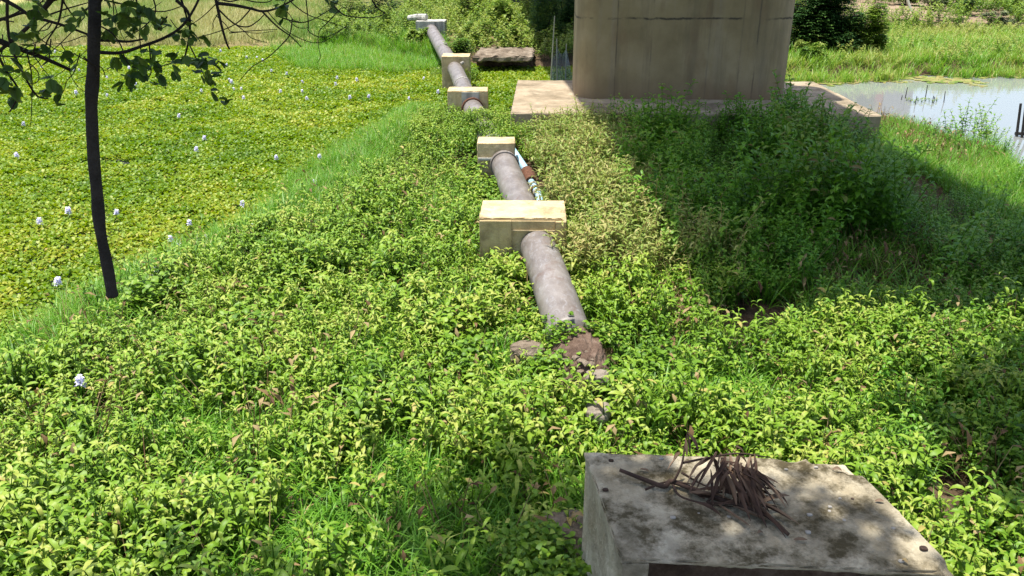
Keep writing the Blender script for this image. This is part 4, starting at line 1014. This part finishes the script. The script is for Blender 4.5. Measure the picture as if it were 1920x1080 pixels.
for i, (a, b, s) in enumerate([(1146, 863, .014), (1135, 918, .016), (1262, 970, .013), (1366, 968, .010), (1474, 880, .010), (1530, 876, .011), (1518, 965, .014), (1556, 950, .010), (1515, 998, .014), (1583, 975, .009), (1752 - 20, 1028, .018), (1675, 990, .010), (1598, 935, .008), (1575, 934, .008), (1690, 1052, .013), (1555, 958, .008), (1240, 860, .012), (1310, 962, .006)]):
    o = rock('stone_chip', at(a, b, 1.1 + s * .35), (s, s * U(.6, 1), s * .5), 'small loose chip lying on top of the foreground concrete block', 'chip' if i not in (0, 1, 10, 12) else 'deadwood', 'loose chips on the foreground block', 60 + i, cat='stone chip', sub=2)
for i, (a, b) in enumerate([(1488, 1012), (1690, 1050), (1420, 1000), (1560, 880), (1200, 880), (1640, 940)]):
    Vv, Ff = deadleaf(at(a, b, 1.108), at(a + U(10, 26), b + U(-8, 8), 1.11), .012); Vv = np.array([tuple(p) for p in Vv])
    o = mk_np('fallen_leaf', Vv, np.array(Ff), M['deadleaf'] if i != 1 else M['dry'], np.full(len(Vv), .9), base=tuple(Vv[0])); tag(o, 'small fallen brown leaf lying flat on top of the foreground block', 'leaf', 'fallen leaves on the foreground block')

# ------------------------------------------------------------------ overhanging tree: trunk out of the frame, limbs, cut hanging stem, twigs, leaves
random.seed(5)
tree = empty('overhanging_tree', (-4.2, -1.2, 0), 'dark overhanging tree at upper left with a cut hanging stem and round leaves', 'tree')
V, F = tube(spline([(-4.2, -1.2, -.3), (-4.1, -1.0, 2), (-3.8, -.6, 4), (-3.2, -.2, 6), (-2.6, .4, 7.5)], 5), [.24 - .006 * i for i in range(21)], 12); mk('trunk', V, F, M['bark'], tree, smooth=True)
HY = 2.55
hang = spline([(-3.6, -.4, 4.8), (-2.9, .8, 5.0), (-2.0, 2.1, 4.7), tuple(atY(176, -110, HY)), tuple(atY(177, 0, HY)), tuple(atY(174, 120, HY)), tuple(atY(172, 235, HY)), tuple(atY(178, 330, HY)), tuple(atY(190, 440, HY)), tuple(atY(205, 520, HY)), tuple(atY(211, 556, HY))], 6)
nh = len(hang); V, F = tube(hang, [(.075 - .0565 * min(1, i / 22)) for i in range(nh - 4)] + [.018, .019, .021, .0175], 12)
Vn = []
for v in V:
    k = float(vn(np.array([v.z * 9 + v.x * 20]), np.array([v.y * 20]), 1.0, 3)[0]) - .5; Vn.append(v + Vector((k * .004, k * .004, 0)))
mk('hanging_stem', Vn, F, M['bark'], tree, smooth=True)
lm = [([(-3.2, -.2, 6), (-1.5, 1.0, 6.6), (.8, 1.6, 6.9), (2.6, 2.6, 6.8)], .10), ([(-2.6, .4, 7.5), (-1.8, 1.6, 7.8), (-.6, 2.6, 7.7)], .07), ([(-3.4, -.4, 5.4), (-4.2, 1.2, 6), (-4.6, 2.4, 6.2)], .07), ([(-3.2, -.2, 6), (-3.0, 1.6, 5.4), (-2.6, 2.4, 4.4)], .05), ([(-1.5, 1.0, 6.6), (.2, .3, 7.2), (2.0, -.4, 7.4)], .06)]
for q, r_ in lm:
    qq = spline(q, 6); V, F = tube(qq, [r_ * (1 - .7 * i / len(qq)) for i in range(len(qq))], 8); mk('limb', V, F, M['bark'], tree, smooth=True)
TW = [([(-60, 55), (20, 85), (80, 108), (134, 132)], .011, 2.35, .3), ([(-20, -15), (30, 12), (60, 30), (120, 48), (168, 66)], .0075, 2.5, .1), ([(112, -20), (75, 25), (40, 62), (-30, 118)], .008, 2.3, .2), ([(-30, 46), (10, 34), (45, 24), (70, 30)], .006, 2.6, .1),
      ([(168, 75), (210, 76), (240, 78), (270, 73)], .006, 2.6, .15), ([(185, 98), (225, 99), (262, 88), (310, 70), (345, 45), (372, 0), (378, -30)], .0065, 2.75, .1), ([(330, 0), (352, 22), (356, 50), (353, 80), (346, 108)], .006, 2.8, .1), ([(330, -30), (345, 15), (352, 40)], .005, 2.8, .1), ([(400, -25), (408, 15), (416, 50), (424, 78), (430, 92)], .0062, 2.7, .1),
      ([(406, 6), (440, 10), (470, 16), (492, 21), (520, 15), (560, -6)], .006, 2.75, .1), ([(492, 22), (520, 50), (545, 68), (565, 88)], .0035, 2.9, .1), ([(410, 18), (440, 45), (465, 50), (485, 38), (497, 25)], .003, 2.8, .1), ([(520, 30), (560, 42), (590, 35), (630, 10)], .0028, 3.0, .1),
      ([(572, -20), (578, 40), (580, 60), (610, 70), (650, 50)], .0025, 3.0, .1), ([(690, -15), (705, 12), (722, 25)], .004, 3.1, .1), ([(14, -10), (14, 40), (22, 90), (50, 150), (70, 180), (90, 185)], .0045, 2.2, .2), ([(-20, 70), (10, 130), (35, 172), (18, 210)], .004, 2.15, .2), ([(120, -20), (110, 40), (88, 78), (85, 100)], .0035, 2.4, .1), ([(50, 95), (60, 150), (58, 230)], .0022, 2.3, .1),
      ([(110, -10), (130, 20), (145, 40)], .003, 2.45, .1), ([(75, 34), (120, 18), (165, 5)], .003, 2.5, .1), ([(190, 40), (215, 30), (240, 15), (262, -20)], .003, 2.65, .1), ([(250, -20), (262, 30), (262, 70), (265, 100)], .0035, 2.75, .1), ([(280, -20), (292, 20), (270, 50), (235, 70)], .003, 2.7, .1), ([(195, 0), (240, 10), (300, 22), (340, 12)], .003, 2.7, .1), ([(280, 85), (282, 110), (282, 140), (265, 150)], .003, 2.7, .1), ([(346, 108), (330, 116), (310, 122), (268, 135)], .0028, 2.8, .1), ([(353, 80), (372, 118), (385, 148)], .003, 2.85, .1), ([(430, 62), (470, 58), (520, 55)], .002, 2.75, .1),
      ([(0, 105), (60, 107), (120, 106)], .0025, 2.3, .1), ([(138, 100), (180, 130), (140, 150)], .002, 2.5, .1), ([(545, -15), (530, 20), (555, 50), (580, 52)], .0022, 2.95, .1), ([(500, 20), (540, 60), (600, 80), (660, 40)], .002, 3.1, .1), ([(200, 130), (230, 115), (255, 112)], .002, 2.7, .1)]
TWP = []
for i in range(46):
    a0 = U(-30, 640) if i % 3 else U(-30, 200); b0 = U(-40, 40) if a0 > 200 else U(-30, 120); a, b = a0, b0; dx, dy_ = U(-28, 28), U(8, 30) * (1 if random.random() < .8 else -.3); q = [(a, b)]
    for k in range(random.randint(3, 5)):
        a += dx; b += dy_; dx += U(-16, 16); dy_ += U(-13, 9); q.append((a, b))
    TW.append((q, U(.0015, .0026), U(2.3, 3.0), .1))
for (pl, r_, Y0, dy) in TW:
    q = spline([atY(a, b, Y0 + dy * i / len(pl)) for i, (a, b) in enumerate(pl)], 5)
    V, F = tube(q, [r_ * (1 - .55 * i / len(q)) for i in range(len(q))], 6); mk('twig', V, F, M['twig'], tree, smooth=True)
LC = [(65, 4, 22, 9), (48, 52, 15, 4), (40, 70, 12, 4), (75, 88, 14, 4), (130, 103, 12, 4), (10, 128, 22, 6), (14, 168, 18, 5), (20, 178, 10, 3), (100, 172, 20, 9), (155, 26, 9, 3), (196, 24, 8, 2), (238, 16, 24, 10), (244, 32, 12, 5), (268, 14, 12, 5), (296, 40, 14, 5), (206, 52, 16, 7), (215, 58, 14, 5), (263, 55, 16, 7), (335, 62, 10, 3), (365, 66, 12, 4), (217, 114, 9, 4), (262, 108, 14, 6), (262, 126, 12, 6), (285, 108, 9, 3), (300, 130, 16, 6), (240, 150, 14, 6), (292, 152, 6, 2), (338, 116, 16, 6), (372, 112, 14, 6), (386, 148, 12, 6), (405, 118, 9, 3), (395, 175, 6, 2), (525, 8, 10, 5), (522, 30, 7, 2), (608, 22, 7, 2), (618, 2, 8, 3), (345, 42, 8, 2), (120, 42, 10, 2), (430, 190, 7, 2)]
T_ = T()
for (a, b, r_, n) in LC:
    Y0 = 2.2 + .0012 * a + U(-.1, .2)
    for i in range(int(n * 1.35)):
        q = atY(a + random.gauss(0, r_ * .75), b + random.gauss(0, r_ * .6), Y0 + U(-.12, .12)); ph = U(0, 6.28); S = U(.024, .040); el = U(-1.3, .5); rl = U(-.7, .7); tn = U(0, 1)
        T_.leaf(tuple(q), ph, el, S, S * .75, U(-.2, .5), .25, 4, tn, 'round', rl)
        T_.leaf(tuple(q), ph + .75, el, S, S * .75, U(-.2, .5), .25, 4, tn, 'round', rl)
V, F, t = T_.done(); lv = mk_np('leaves', V, F, M['canopy'], t, parent=tree); lv['kind'] = 'stuff'
def crown(parent, spec, n, leaf, mat, seed):
    r_ = np.random.default_rng(seed); P = []
    for (cx, cy, cz, rx, ry, rz, wgt) in spec:
        m_ = int(n * wgt); ncl = max(6, int(14 * wgt * rx)); d = r_.normal(0, 1, (ncl, 3)); d /= np.linalg.norm(d, axis=1)[:, None]; d *= (r_.random(ncl) ** .45)[:, None]
        cc = d * np.array([rx, ry, rz]) + np.array([cx, cy, cz]); wh = r_.integers(0, ncl, m_)
        P.append(cc[wh] + r_.normal(0, .26, (m_, 3)))
    P = np.concatenate(P); T_ = T()
    for i in range(3): T_.leaf((0, 0, 0), i * 2.1, U(0, .4), 1, .75, .4, .2, 2, U(.2, .8), 'round')
    g = scatter([T_.done()], P[:, 0], P[:, 1], P[:, 2], r_.uniform(.7, 1.3, len(P)) * leaf, r_.normal(0, .2, len(P)), tilt=.5)
    mk_np('crown', g[0], g[1], M[mat], g[2], parent=parent)
crown(tree, [(-2.6, 2.0, 6.6, 1.9, 1.5, .9, 1.6), (-3.6, 1.0, 5.9, 1.4, 1.4, .6, .8), (-1.2, 3.2, 7.6, .75, .8, .5, .5), (.3, 2.7, 6.6, 1.2, .7, .4, .36), (2.0, 1.6, 6.9, 1.0, 1.0, .5, .4), (-2.2, 2.9, 5.4, 1.0, .5, .5, .6), (-1.2, 4.35, 6.6, .65, .2, .4, .2)], 1500, .11, 'canopy', 8)
tree2 = empty('overhanging_tree', (7.6, 3.6, 0), 'leafy tree on the right shading the weeds at the right edge', 'tree')
V, F = tube(spline([(7.6, 3.6, -.3), (7.5, 3.7, 2), (7.2, 4.0, 4.2), (6.6, 4.6, 6.4)], 5), [.22 - .008 * i for i in range(16)], 12); mk('trunk', V, F, M['bark'], tree2, smooth=True)
for q in ([(7.3, 3.9, 4), (5.6, 5.2, 5.6), (3.6, 6.0, 6.3)], [(7.2, 4.0, 4.2), (5.0, 3.9, 5.8), (2.9, 4.1, 6.2)], [(6.8, 4.4, 5.5), (6.4, 6.4, 6.3)]):
    qq = spline(q, 6); V, F = tube(qq, [.08 * (1 - .7 * i / len(qq)) for i in range(len(qq))], 8); mk('limb', V, F, M['bark'], tree2, smooth=True)
crown(tree2, [(4.6, 5.6, 6.6, 2.2, 1.5, .8, 1.7), (3.9, 4.4, 6.3, 2.0, 1.1, .6, 1.2), (6.3, 5.2, 6.4, 1.8, 1.8, .8, 1.2), (2.6, 3.2, 6.2, .9, .5, .4, .22), (2.5, 4.9, 6.3, 1.1, 1.0, .4, .26)], 1350, .13, 'canopy', 9)
print('verts', sum(len(m.vertices) for m in bpy.data.meshes))
